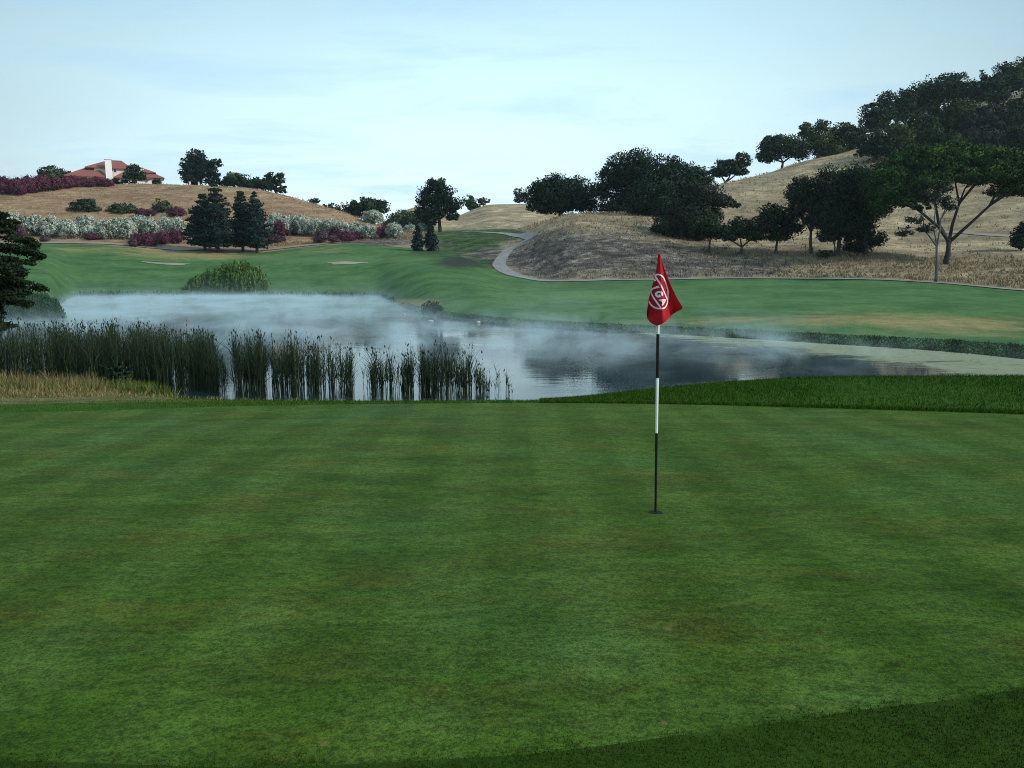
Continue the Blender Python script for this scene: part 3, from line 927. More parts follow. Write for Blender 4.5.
pl = [(138, 246, 15, 13, 'magenta shrub at the left end of the clump in front of the pale hedge', 0), (150, 247, 17, 14, 'largest magenta shrub of the clump left of the tall conifers', 0), (164, 244, 17, 13, 'magenta shrub third in the clump left of the tall conifers', 0),
      (177, 243, 17, 14, 'magenta shrub touching the left side of the tall conifers', 0), (133, 248, 11, 9, 'small mauve shrub at the foot of the magenta clump before the pale hedge', 1),
      (92, 240, 15, 7, 'low purple shrub under the pale hedge below the house', 0), (45, 242, 11, 6, 'tiny mauve shrub under the pale hedge at far left', 1), (17, 238, 20, 13, 'brownish mauve shrub before the pale hedge beside the near dark branches', 1),
      (281, 236, 17, 15, 'round magenta shrub just right of the tall conifers', 0), (296, 235, 16, 13, 'second round magenta shrub right of the tall conifers', 0), (277, 243, 17, 8, 'low pale mauve shrub below the two round magenta shrubs', 1),
      (320, 243, 18, 12, 'dusky mauve shrub on bare slope left of its paler neighbour', 1), (334, 243, 14, 8, 'small pale mauve shrub right of the dusky one', 1), (338, 237, 20, 11, 'wide magenta shrub under the pale hedge near its right end', 0),
      (347, 242, 16, 10, 'purple shrub below the wide magenta shrub', 0), (357, 240, 14, 9, 'purple shrub farthest right under the pale hedge', 0), (383, 238, 16, 12, 'bright magenta shrub between white shrubs at the hedge end', 0)]
for q in pl:
    place_shrub(MAUVE if q[5] else PINK, q[0], q[1], q[2], q[3], 137, 165, q[4], 'purple and magenta shrubs below the hedge')
place_shrub(PINK, 146, 216, 22, 7, 160, 195, 'low magenta shrub behind the pale hedge left of the small green tree', 'pink shrubs behind the hedge')
place_shrub(PINK, 176, 216, 20, 9, 160, 195, 'magenta shrub behind the pale hedge right of the small green tree', 'pink shrubs behind the hedge')
# purple hedge on the crest
pc = [(-6, 197, 22, 18), (6, 196, 20, 17), (19, 195, 20, 16), (31, 193, 20, 16), (43, 191, 20, 15), (55, 190, 18, 12), (66, 188, 18, 11), (77, 187, 16, 11), (88, 187, 15, 9), (98, 186, 14, 9), (108, 186.5, 13, 8)]
n_ = 0
for q in pc:
    if q[0] < 0: lab = 'purple shrub cut by the left edge of the photo on the hill crest'
    else:
        lab = f'purple shrub on the hill crest, {ORD[n_]} from the left in its row'; n_ += 1
    place_shrub(PINK, q[0], q[1], q[2], q[3], 180, 204, lab, 'purple shrubs along the hill crest')

# dark shrubs on the left hillside
tree('round_shrub', 'dark green spreading shrub on the dry slope below the house', 'shrub', 85, 172, [(85, 209, 13, 8), (76, 213, 7, 4), (93, 212, 8, 5), (86, 204, 7, 5)], M['oak'], r0=.12)
tree('round_shrub', 'mid green rounded shrub on the dry slope right of the darker one', 'shrub', 122, 172, [(123, 210, 12, 6), (113, 213, 6, 4), (130, 211, 7, 5)], M['oak2'], r0=.12)
tree('small_tree', 'small bright green upright tree behind the pale hedge', 'tree', 162, 172, [(162, 207, 7, 7), (162, 213, 7, 5)], M['oak2'], r0=.12)
tree('round_tree', 'green domed tree behind the purple crest hedge left of the house', 'tree', 55, 209, [(55, 175, 13, 7), (47, 178, 8, 6), (64, 178, 8, 6)], M['oak2'])
# trees on the left crest
tree('tall_tree', 'tallest tree on the left hill crest, shaggy and upright', 'tree', 196, 206, [(196, 160, 8, 10), (191, 165, 8, 9), (201, 167, 8, 12), (188, 177, 7, 9), (197, 178, 11, 9)], M['conifer'], gap=.2)
tree('tall_tree', 'slender tufted tree leaning beside the tallest crest tree', 'tree', 214, 203, [(215, 162, 6, 3), (219, 165, 3, 3), (209, 167, 4, 4), (214, 172, 5, 7), (213, 181, 6, 6)], M['conifer'], gap=.2, fork=.75)
tree('oak_tree', 'round oak on the left crest, next to the tall shaggy trees', 'tree', 234, 201, [(234, 180, 10, 7), (226, 183, 6, 5), (243, 182, 7, 6)], M['oak'], gap=.2)
tree('oak_tree', 'low flat oak in the middle of the crest trio', 'tree', 254, 199, [(254, 184, 9, 6), (246, 184, 6, 5), (262, 186, 6, 6)], M['oak'])
tree('oak_tree', 'airy oak at the right end of the crest trio', 'tree', 276, 196, [(270, 178, 6, 5), (279, 179, 6, 5), (274, 186, 8, 6), (282, 189, 4, 5)], M['oak'], gap=.35)
tree('bush_tree', 'small dark bush on the skyline where the left hill descends', 'shrub', 314, 191, [(314, 201, 5, 3)], M['oak'], r0=.1)
tree('bush_tree', 'rounded dark bush low on the left hill skyline', 'shrub', 331, 192, [(331, 209, 8, 5), (335, 212, 6, 4)], M['oak'], r0=.1)

# conifer group
for (px_, Y_, tp, w_, lb) in [(205, 137, 193, 24, 'left conifer of the tall pair, broad and dark'), (218, 134, 182, 25, 'tallest dark conifer by the far fairway, with full crown'),
                              (243, 136, 189, 17, 'slim conifer third in the group by the far fairway'), (257, 134, 191, 20, 'conifer at right end of the group by the far fairway')]:
    conifer('conifer_tree', lb, px_, Y_, tp, w_, M['conifer'], 'dark conifers by the far fairway', base_frac=.12)
for (px_, h_, lb) in [(418, 226, 'small dark conifer left of the two below the lone tree'), (431, 223, 'small dark conifer right of the two below the lone tree')]:
    conifer('young_conifer', lb, px_, findY(px_, 251, 90, 132), h_, 7.5, M['conifer'], 'young conifers below the lone tree', base_frac=.06, sparse=.75)

# trees of the gap
tree('oak_tree', 'wide dark oak beyond the right end of the left hill', 'tree', 366, 205, [(352, 209, 10, 7), (366, 207, 13, 8), (380, 208, 8, 7), (360, 214, 12, 6), (372, 204, 8, 5)], M['oak'])
tree('far_tree', 'hazy green tree on the far hill left of the lone tree', 'tree', 405, findY(405, 228, 205, 296), [(405, 220, 14, 8), (420, 221, 12, 8), (394, 226, 11, 6)], M['oak2'], r0=.15)
tree('lone_tree', 'lone round tree with bare trunk standing at the fairway gap', 'tree', 440, 158, [(437, 186, 9, 7), (428, 198, 10, 11), (443, 197, 10, 12), (451, 206, 8, 10), (425, 213, 9, 10), (437, 210, 9, 9), (452, 216, 6, 6), (431, 221, 7, 5)], M['pine'], r0=.38, fork=.5, gap=.15, clump=.30, grow=1.06)
for (px_, py_, rx_, ry_, lb) in [(470, 203, 8, 6, 'small rounded tree on far skyline right of the lone tree'), (484, 201, 5, 3, 'tiny bush on top of the far brown hill'), (520, 197, 6, 7, 'thin hazy tree on the far brown hill'), (477, 207, 9, 5, 'low far bush on the shoulder of the brown hill')]:
    tree('far_tree', lb, 'tree', px_, 306, [(px_, py_, rx_, ry_)], M['grey_leaf'] if rx_ == 6 else M['oak2'], r0=.15, gap=.3)

# right-hand slope
tree('broad_oak', 'broad domed tree on the ridge left of the large pines', 'tree', 560, 147, [(558, 192, 24, 14), (542, 198, 15, 14), (577, 195, 15, 15), (586, 206, 9, 9), (548, 207, 18, 8), (566, 206, 18, 9)], M['pine'])
tree('spreading_pine', 'large dark pine at left of the ridge cluster, with see-through left side', 'tree', 632, 141, [(634, 168, 22, 15), (614, 178, 14, 14), (600, 192, 9, 9), (636, 190, 20, 18), (612, 206, 14, 12), (630, 213, 20, 12)], M['pine'], gap=.15)
tree('spreading_pine', 'tall dark pine in the middle of the ridge cluster', 'tree', 664, 124, [(668, 169, 14, 12), (674, 186, 22, 18), (655, 200, 22, 20), (648, 217, 20, 13), (690, 190, 13, 16), (668, 216, 18, 14)], M['pine'])
tree('small_pine', 'small pointed tree rising behind the right side of the ridge cluster', 'tree', 693, 148, [(693, 172, 9, 8), (702, 178, 9, 9)], M['pine'], gap=.2)
tree('spreading_pine', 'hazy pine at right of the ridge cluster with branches reaching right', 'tree', 682, 106, [(702, 196, 17, 14), (716, 201, 12, 8), (727, 203, 7, 5), (690, 214, 20, 16), (672, 224, 18, 14), (708, 218, 13, 11), (694, 232, 16, 12), (668, 236, 12, 9), (735, 206, 5, 3)], M['twig'], gap=.2, r0=.3)
tree('scrub_oak', 'small dark oak leaning under the right edge of the ridge cluster', 'tree', 709, findY(709, 252, 88, 110), [(704, 228, 13, 10), (716, 232, 12, 9)], M['oak'], gap=.15, r0=.16)
tree('scrub_oak', 'low dark oak with forked trunk standing alone on golden slope', 'tree', 741, findY(741, 254, 88, 110), [(741, 230, 15, 10), (728, 236, 10, 7), (755, 235, 10, 8)], M['oak'], r0=.18, fork=.35)
tree('scrub_oak', 'rounded dark oak between the lone scrub oak and the thin dark trees', 'tree', 776, findY(776, 253, 86, 110), [(776, 216, 14, 11), (764, 226, 11, 10), (789, 226, 13, 12), (778, 236, 12, 7)], M['oak'], r0=.18)
tree('dark_pine', 'thin leafed dark tree with tall trunk at left of the right-hand grove', 'tree', 811, findY(811, 253, 84, 110), [(800, 192, 12, 13), (812, 203, 13, 14), (797, 209, 10, 9), (817, 220, 11, 11)], M['twig'], r0=.2, gap=.25)
tree('dark_pine', 'dense dark pine in the middle of the right-hand grove', 'tree', 838, findY(838, 255, 84, 110), [(830, 190, 20, 18), (846, 200, 18, 22), (832, 218, 18, 18), (850, 230, 18, 12)], M['pine'], r0=.25)
tree('dark_pine', 'dense dark pine touching the left of the umbrella pine', 'tree', 866, findY(866, 254, 84, 110), [(862, 185, 18, 18), (872, 205, 16, 20), (858, 222, 16, 16)], M['pine'], r0=.25)
tree('grey_shrub', 'grey green shrub in front of the dense dark pines', 'shrub', 835, findY(835, 256, 80, 110), [(836, 225, 12, 14), (828, 236, 10, 8)], M['twig'], gap=.25, r0=.1)
tree('umbrella_pine', 'great umbrella pine with spreading forked limbs and flat wide crown', 'pine', 946, findY(946, 264, 80, 106), [(900, 172, 22, 18), (886, 188, 18, 20), (925, 162, 22, 14), (955, 158, 22, 12), (985, 160, 22, 13), (1012, 168, 22, 16), (1036, 178, 22, 18), (925, 182, 20, 12), (972, 178, 24, 9), (1008, 190, 18, 9), (912, 196, 16, 9), (945, 172, 22, 11), (990, 174, 22, 11), (1024, 186, 18, 11), (900, 200, 14, 10), (880, 205, 10, 12)],
     M['stone_pine'], r0=.30, fork=.26, dens=6.5, bark=M['bark_dark'])
tree('thin_tree', 'slender sparse grey tree beside the cart path before the umbrella pine', 'tree', 936, 73.5, [(934, 196, 13, 11), (945, 186, 9, 8), (922, 206, 9, 7), (914, 220, 9, 6), (926, 228, 9, 6), (905, 232, 7, 6), (948, 205, 9, 8)], M['twig'], r0=.15, gap=.45, dens=3.0, bark=M['bark_grey'], fork=.5)
tree('round_shrub', 'dark rounded bush cut by the right edge of the photo', 'shrub', 1021, findY(1021, 251, 72, 120), [(1022, 238, 9, 12), (1028, 230, 8, 8), (1018, 244, 6, 6)], M['pine'], r0=.12)
tree('low_shrub', 'low green shrub on slope at the foot of the dark pines', 'shrub', 826, findY(826, 258, 80, 110), [(826, 254, 8, 4)], M['oak2'], r0=.08)
tree('grove_shrub', 'dark low shrub under the dense pines, right side', 'shrub', 872, findY(872, 252, 80, 112), [(870, 240, 13, 9), (856, 246, 12, 8)], M['pine'], r0=.1)
# crest trees on the right
tree('crest_oak', 'leftmost oak pair on the golden crest, low and dark', 'tree', 722, 170, [(722, 170, 10, 8), (732, 168, 10, 8), (742, 162, 7, 8), (715, 174, 6, 5), (741, 172, 7, 5)], M['oak'], gap=.15)
tree('crest_oak', 'oak with visible trunk and shadowed grass on the golden crest', 'tree', 782, 175, [(782, 148, 18, 11), (767, 156, 10, 8), (797, 152, 10, 10), (772, 143, 9, 6)], M['oak'], r0=.3, fork=.35)
tree('crest_oak', 'light green oak right of the oak with visible trunk', 'tree', 818, 178, [(816, 142, 16, 14), (830, 152, 14, 12), (806, 130, 5, 7), (822, 126, 6, 6)], M['oak2'], gap=.15)
tree('crest_oak', 'darker rounded oak at the edge of the upper wood', 'tree', 848, 180, [(848, 148, 15, 16), (842, 133, 12, 8), (856, 136, 9, 10)], M['oak'], gap=.15)
tree('crest_shrub', 'dark shrub below the crest oaks on the golden slope', 'shrub', 838, 170, [(838, 165, 16, 7), (855, 163, 12, 8)], M['oak'], r0=.12)

wood = [(876, 118, 14, 14, 203, 'o'), (896, 107, 17, 14, 206, 'o'), (917, 102, 16, 14, 208, 'o'), (938, 91, 17, 13, 212, 'o'), (955, 88, 13, 13, 214, 'o'), (972, 97, 15, 14, 214, 'o'), (990, 90, 15, 13, 218, 'o'), (1008, 80, 16, 14, 220, 'o'), (1026, 73, 16, 15, 224, 'o'), (1048, 64, 18, 16, 226, 'o'),
        (874, 146, 14, 12, 186, 'p'), (893, 138, 16, 14, 188, 'l'), (916, 130, 17, 16, 190, 'o'), (940, 120, 18, 15, 195, 'o'), (962, 118, 18, 15, 195, 'l'), (985, 122, 19, 15, 190, 'g'), (1010, 116, 18, 16, 195, 'o'), (1034, 108, 18, 16, 198, 'o'), (938, 144, 17, 12, 176, 'o'), (962, 145, 17, 12, 174, 'l'), (990, 143, 18, 13, 172, 'g'), (1016, 140, 18, 14, 172, 'o'), (905, 152, 14, 8, 176, 'o')]
wl_ = {0: 'dark oak at the left tip of the skyline wood', 1: 'second skyline oak of the upper wood from the left', 2: 'third skyline oak of the upper wood from the left', 3: 'skyline oak topping the left hump of the upper wood', 4: 'narrow oak just right of the left hump of the wood',
       5: 'low oak in the dip of the wood skyline', 6: 'oak right of the skyline dip carrying a small upright tuft', 7: 'high skyline oak near the right end of the wood', 8: 'highest skyline oak at the right edge of the photo', 9: 'skyline oak mostly beyond the right edge of the photo',
       10: 'grey green tree at the lower left corner of the wood', 11: 'lighter tree second along the lower left of the wood', 12: 'dark oak in the middle of the left half of the wood', 13: 'large oak in the centre of the wood', 14: 'lighter oak right of the centre of the wood',
       15: 'greyish leafless looking tree in the right middle of the wood', 16: 'dark oak right of the greyish tree in the wood', 17: 'oak at the right photo edge in the middle of the wood', 18: 'dark oak directly above the left half of the umbrella pine', 19: 'lighter oak directly above the umbrella pine centre',
       20: 'second greyish tree, lower right in the wood above the umbrella pine', 21: 'dark oak at the right photo edge above the umbrella pine', 22: 'low dark tree at the foot of the wood above the dark pines'}
WM = {'o': M['oak'], 'l': M['oak2'], 'g': M['grey_leaf'], 'p': M['pine']}
for i, (px_, py_, rx_, ry_, Y_, mk) in enumerate(wood):
    rx_ *= 1.02; ry_ *= 1.0
    L = [(px_, py_, rx_, ry_), (px_ - rx_ * .5, py_ + ry_ * .45, rx_ * .65, ry_ * .7), (px_ + rx_ * .5, py_ + ry_ * .4, rx_ * .65, ry_ * .75), (px_ + rx_ * rng.uniform(-.4, .4), py_ - ry_ * .45, rx_ * .5, ry_ * .6)]
    if i == 6: L += [(983, 76, 3, 6)]
    Y_ = min(findY(px_, py_ + ry_ * .95 + 5, 96, Y_ + 12), 226)
    tree('wood_oak', wl_[i], 'tree', px_, Y_, L, WM[mk], 'oaks of the hilltop wood', gap=.25, dens=4.0, clump=.22)

# willows at the water
w0 = spot(228, findY(228, 296, 84, 96)); w0[2] = WATER + .1
willow('willow', 'weeping willow dome, yellowish green, on the far shore of the pond', [(240, 289, 27, 27), (222, 290, 24, 22), (203, 293, 18, 18), (252, 291, 15, 22)], 87.5, M['willow'], np.array([sx(232, 87.5), 87.5, WATER + .1]), dens=1.5)
willow('willow', 'blue green weeping shrub on the left shore behind the near dark branches', [(20, 310, 34, 20), (45, 312, 16, 17), (-12, 310, 24, 20)], 49, M['willow2'], np.array([sx(20, 49), 49, WATER]), leaf=1.0, dens=1.6)
tree('shore_bush', 'tiny round dark bush on the grassy point of the pond', 'shrub', 433, findY(433, 313.5, 44, 80), [(432, 307.5, 9, 6), (438, 311, 7, 3.5), (426, 311, 5, 3)], M['oak'], r0=.05, leaf=1.1)
tree('shore_bush', 'faint misty bush on the far left shore of the pond', 'shrub', 98, 94, [(98, 288, 7, 5)], M['oak2'], r0=.05, gap=.3)


# the near dark tree at the left edge
def near_tree():
    Y = 30.0; m = Y / F
    b = np.array([sx(-22, Y), Y, WATER - .2])
    e = empty('dark_tree', b, 'dark tree with layered drooping branches entering at the left edge', 'tree')
    top = at(-14, 195, Y) - b
    mb = MB(); mb.tube([(0, 0, -.3), (0.1, 0, top[2] * .5), tuple(top)], [.18, .13, .02], 8)
    P = []; v = []
    tips = [(6, 216), (18, 232), (15, 224), (24, 243), (33, 256), (36, 270), (31, 283), (26, 296), (20, 305), (12, 252), (8, 320), (-5, 330), (4, 236), (18, 276), (26, 264), (14, 292), (33, 252), (0, 310), (-60, 240), (-55, 270), (-70, 300), (-40, 220), (5, 262), (12, 268), (38, 290), (28, 300)]
    for (tx, ty) in tips:
        dy = rng.uniform(-.9, .9)
        t = at(tx, ty, Y) - b + np.array([0, dy, 0])
        s = np.array([rng.uniform(-.1, .1), 0, min(t[2] + rng.uniform(.0, .35), top[2] * .97)])
        mid = (s + t) / 2 + [0, 0, .15]
        mb.tube([s, mid, t], [.035, .022, .006], 5, False)
        subs = [(s, mid, t)]
        for _ in range(7):
            u0 = rng.uniform(.35, .95); p0 = (1 - u0) ** 2 * s + 2 * u0 * (1 - u0) * mid + u0 * u0 * t
            d_ = (t - s) / np.linalg.norm(t - s); e_ = p0 + d_ * rng.uniform(.1, .35) + rng.normal(size=3) * [.12, .28, .10]
            subs.append((p0, (p0 + e_) / 2 + [0, 0, .04], e_)); mb.tube([p0, e_], [.008, .003], 3, False)
        for si_, (a_, m_, c_) in enumerate(subs):
            n = 420 if si_ == 0 else 190
            u = rng.beta(2.0, 1.1, n)[:, None] if si_ == 0 else rng.random((n, 1))
            q = (1 - u) ** 2 * a_ + 2 * u * (1 - u) * m_ + u * u * c_
            sp_ = .095 if si_ == 0 else .065
            q = q + rng.normal(size=(n, 3)) * (np.array([sp_ * 1.2, sp_ * 1.5, sp_ * .8]) * (1.15 - .6 * u))
            P.append(q); v.append(rng.random(n) * .6 + .4 * rng.random())
    P = np.concatenate(P); v = np.concatenate(v)
    mb.build('trunk', M['bark'], e, True)
    V, Fc = leaf_quads(P, .06, 2.2)
    link('crown', V, Fc, M['near'], e, attrs={'var': np.repeat(v, 4)})


near_tree()


# ------------------------------------------------------------------ blades: reeds, grasses
def blades(P, h, w, lean, segs=3, curl=.35, head=0.0):
    """tapering bent ribbons from the base points P; returns verts, quads, var-per-vertex"""
    n = len(P); a = rng.uniform(0, 6.283, n)
    d = np.stack([np.cos(a), np.sin(a), np.zeros(n)], 1); face = rng.uniform(0, 6.283, n)
    s = np.stack([np.cos(face), np.sin(face), np.zeros(n)], 1)
    h = np.broadcast_to(h, (n,)); w = np.broadcast_to(w, (n,)); ln = lean * np.abs(rng.normal(0, 1, n))
    V = np.zeros((n, segs + 1, 2, 3))
    for i in range(segs + 1):
        t = i / segs
        c = P + np.array([0, 0, 1]) * (h * t * (1 - curl * .3 * ln * t))[:, None] + d * (h * ln * (t * .4 + curl * t * t * 1.4))[:, None]
        ww = w * (1 - t) ** .7 if not head else w * (1 - .6 * t)
        ww = np.maximum(ww, w * .12)
        V[:, i, 0] = c - s * (ww / 2)[:, None]; V[:, i, 1] = c + s * (ww / 2)[:, None]
    idx = np.arange(n * (segs + 1) * 2).reshape(n, segs + 1, 2)
    Q = np.stack([idx[:, :-1, 0], idx[:, :-1, 1], idx[:, 1:, 1], idx[:, 1:, 0]], -1).reshape(-1, 4)
    tips = P + np.array([0, 0, 1]) * (h * (1 - curl * .3 * ln))[:, None] + d * (h * ln * (.4 + curl * 1.4))[:, None]
    var = np.repeat(rng.random(n), (segs + 1) * 2)
    return V.reshape(-1, 3), Q, var, tips


def merge(parts):
    Vs, Fs, vs = [], [], []; b = 0
    for V, Q, v in parts:
        Vs.append(V); Fs.append(Q + b); vs.append(v); b += len(V)
    return np.concatenate(Vs), np.concatenate(Fs), np.concatenate(vs)


def reed_stand(label, spans, n, y0, y1):
    """spans: list of (px0, px1, top py at px0, top py at px1, share)"""
    parts = []
    for (a, b, ta, tb, sh) in spans:
        k = int(n * sh)
        px = rng.uniform(a, b, k)
        # stems gather in clumps
        cl = rng.uniform(a, b, max(4, int((b - a) / 5))); pick = cl[rng.integers(len(cl), size=k)]
        px = np.where(rng.random(k) < .55, pick + rng.normal(0, 1.6, k), px)
        Y = rng.uniform(y0, y1, k)
        topy = ta + (tb - ta) * (px - a) / (b - a) + 3.5 * np.sin(px * .21) + 2.5 * np.sin(px * .53 + 1) + np.abs(rng.normal(0, 13, k))
        zt = np.array([zat(p, q) for p, q in zip(topy, Y)])
        z0 = WATER - .05
        hh = np.clip(zt - z0, .5, 3) * np.where(rng.random(k) < .25, rng.uniform(.55, .95, k), 1)
        P = np.stack([sx(px, Y), Y, np.full(k, z0)], 1)
        V, Q, v, tips = blades(P, hh, rng.uniform(.009, .022, k), .085, 4, .6)
        v = np.clip(v * .95, 0, 1)
        parts.append((V, Q, v))
        # long leaves leaving the stems
        m2 = int(k * 2.2); pk = rng.integers(0, k, m2)
        V, Q, v, _ = blades(P[pk] + np.array([0, 0, 1]) * (hh[pk] * rng.uniform(.2, .6, m2))[:, None], hh[pk] * rng.uniform(.3, .55, m2), rng.uniform(.012, .026, m2), .42, 3, .8)
        parts.append((V, Q, v * .9))
        # seed heads
        sel = rng.random(k) < .3
        tp = tips[sel]
        for _ in range(2):
            V, Q = leaf_quads(tp + rng.normal(size=tp.shape) * [.015, .015, .05] - [0, 0, .06], .032, 3.0, 0, np.tile([0, 0, 1.0], (len(tp), 1)))
            parts.append((V, Q, np.full(len(V), .55)))
    V, Q, v = merge(parts)
    return tag(link('reed_stand', V, Q, M['reed'], attrs={'var': v}), label, 'reeds', 'reed stands along the near shore', 'stuff')


reed_stand('widest and densest reed stand, left end of the near shore', [(-60, 60, 318, 320, .34), (60, 150, 320, 322, .36), (150, 214, 323, 330, .28), (205, 222, 345, 352, .02)], 4800, 21.5, 27.5)
reed_stand('second reed stand from the left, dense and upright in the water', [(232, 262, 328, 331, .36), (256, 300, 334, 330, .28), (300, 352, 331, 344, .32), (222, 364, 338, 350, .04)], 900, 20.6, 23)
reed_stand('narrow open reed stand between the two wider ones', [(368, 392, 343, 346, .5), (394, 411, 346, 344, .42), (360, 420, 348, 350, .08)], 240, 20.4, 22)
reed_stand('rightmost reed stand, with a slanting top and loose stems', [(420, 448, 341, 342, .48), (448, 476, 340, 348, .34), (474, 490, 352, 368, .14), (490, 524, 352, 386, .04)], 430, 20.4, 22)
# few bent stalks off the algae
for p_, y_, h_, lb in [(958, 31, .55, 'thin dark stalk leaning alone in the algae, leftmost of the three'), (970, 30.4, .5, 'tall bent stalk in the algae, middle of the three'), (978, 30.1, .36, 'short bent stalk in the algae, rightmost of the three')]:
    V, Q, v, _ = blades(np.array([[sx(p_, y_), y_, WATER - .05]]), np.array([h_]), .035, .5, 4, .5)
    tag(link('bent_stalk', V, Q, M['reed'], attrs={'var': v * .3}), lb, 'stalk', 'bent stalks in the algae')

# low weeds at the feet of the reeds
k = 500; px = rng.uniform(250, 420, k); Y = rng.uniform(19.6, 20.6, k)
# dry golden grass on the bank at left
parts = []; parts_w = []
k = 8200; px = rng.uniform(-70, 165, k); Y = rng.uniform(15.4, 22.2, k)
keep = rng.random(k) < np.interp(px, [-70, 0, 90, 150, 165], [1, 1, .85, .5, .1]); px, Y = px[keep], Y[keep]
P = np.array([spot(p, y) for p, y in zip(px, Y)])
hh = rng.uniform(.18, .42, len(P)) * np.interp(px, [-70, 60, 120, 165], [1, 1, 1, .6]) * np.interp(Y, [15.4, 17.0, 18.4, 23], [.2, .4, 1, 1.15]) * (.75 + .5 * np.sin(px * .09 + Y) ** 2)
V, Q, v, tp = blades(P, hh, rng.uniform(.012, .022, len(P)), .28, 3, .5); parts.append((V, Q, v))
k = 1600; px = rng.uniform(-60, 520, k); Y = rng.uniform(15.2, 16.6, k)
P = np.array([spot(p, y) for p, y in zip(px, Y)])
V, Q, v, _ = blades(P, rng.uniform(.03, .10, k), .014, .4, 2, .4); parts.append((V, Q, v))
V, Q, v = merge(parts)
tag(link('golden_grass', V, Q, M['golden'], attrs={'var': v}), 'dry golden grass tufts on the bank before the widest reeds', 'grass', kind='stuff')
k = 3000; px = np.concatenate([rng.normal(150, 16, 1700), rng.uniform(-50, 130, 700), rng.normal(118, 8, 600)]); Y = np.concatenate([rng.uniform(16.6, 19.6, 1700), rng.uniform(17.5, 20, 700), rng.uniform(18, 19.5, 600)])
P = np.array([spot(p, y) for p, y in zip(px, Y)])
V, Q, v, _ = blades(P, rng.uniform(.10, .34, k), rng.uniform(.014, .03, k), .4, 3, .5)
tag(link('green_weeds', V, Q, M['weed'], attrs={'var': v}), 'yellow green weeds at the right end of the golden bank grass', 'weeds', kind='stuff')
tree('bank_bush', 'small dark leafy bush in the golden grass at the reeds', 'shrub', 118, 18.6, [(118, 376, 9, 10), (112, 382, 7, 6)], M['oak'], r0=.02, leaf=2.4, dens=2.0)

# mown mound and rough blades right
k = 52000; px = rng.uniform(540, 1080, k); u = rng.random(k)
yA = np.interp(px, CP, RY[0]); yB = np.interp(px, CP, RY[1]); Y = yA + .05 + u ** .8 * (yB - yA + .5)
u[:9000] = (rng.random(9000) * .05) ** 1.25; Y[:9000] = (yA + .05 + u ** .8 * (yB - yA + .5))[:9000]
cols = np.linspace(530, 1090, 57); ts = np.linspace(0, 1, 14)
GZ = np.array([[ground(c, np.interp(c, CP, RY[0]) + .05 + t_ * (np.interp(c, CP, RY[1]) - np.interp(c, CP, RY[0]) + .5)) for t_ in ts] for c in cols])
fi = (px - 530) / 10; i0 = fi.astype(int); fx = fi - i0; tj = (u ** .8) * 13; j0 = np.minimum(tj.astype(int), 12); fy = tj - j0
Z = (GZ[i0, j0] * (1 - fx) + GZ[i0 + 1, j0] * fx) * (1 - fy) + (GZ[i0, j0 + 1] * (1 - fx) + GZ[i0 + 1, j0 + 1] * fx) * fy
P = np.stack([sx(px, Y), Y, Z - .005], 1)
V, Q, v, _ = blades(P, rng.uniform(.03, .075, k), rng.uniform(.008, .014, k), .4, 2, .5)
tag(link('mound_grass', V, Q, M['blade'], attrs={'var': v}), 'longer green grass on the mound behind the green', 'grass', kind='stuff')
# thin strip of rough behind the left half of the green
k = 16000; px = rng.uniform(-60, 560, k); u = rng.random(k)
yA = np.interp(px, CP, RY[0]); yB = np.interp(px, CP, RY[1]); Y = yA + .03 + u * (yB - yA)
cols = np.linspace(-70, 570, 65)
GZ = np.array([[ground(c, np.interp(c, CP, RY[0]) + .03 + t_ * (np.interp(c, CP, RY[1]) - np.interp(c, CP, RY[0]))) for t_ in ts] for c in cols])
fi = (px + 70) / 10; i0 = fi.astype(int); fx = fi - i0; tj = u * 13; j0 = np.minimum(tj.astype(int), 12); fy = tj - j0
Z = (GZ[i0, j0] * (1 - fx) + GZ[i0 + 1, j0] * fx) * (1 - fy) + (GZ[i0, j0 + 1] * (1 - fx) + GZ[i0 + 1, j0 + 1] * fx) * fy
P = np.stack([sx(px, Y), Y, Z - .004], 1)
V, Q, v, _ = blades(P, rng.uniform(.02, .045, k), rng.uniform(.008, .013, k), .4, 2, .5)
tag(link('rough_grass', V, Q, M['blade'], attrs={'var': v * .8 + .2}), 'short rough grass along the rear edge of the green', 'grass', kind='stuff')
# fringe blades nearest the camera
k = 150000; X = rng.uniform(-2.6, 3.6, k); fr = pchip(A0x, A0y, X); Y = fr - rng.random(k) ** 1.0 * 1.7 + rng.normal(0, .03, k) + .05 * np.sin(X * 9) * np.sin(X * 3.7 + 1) + .02 * np.sin(X * 31)
kp = (Y > 1.9) & (np.abs(X) < Y * .72 + .15); X, Y = X[kp], Y[kp]
P = np.stack([X, Y, near_z(X, Y) - .002], 1)
V, Q, v, _ = blades(P, rng.uniform(.007, .018, len(P)), rng.uniform(.0025, .0045, len(P)), .5, 2, .6)
tag(link('fringe_grass', V, Q, M['fringe_blade'], attrs={'var': v}), 'longer dark grass of the fringe nearest the camera', 'grass', kind='stuff')

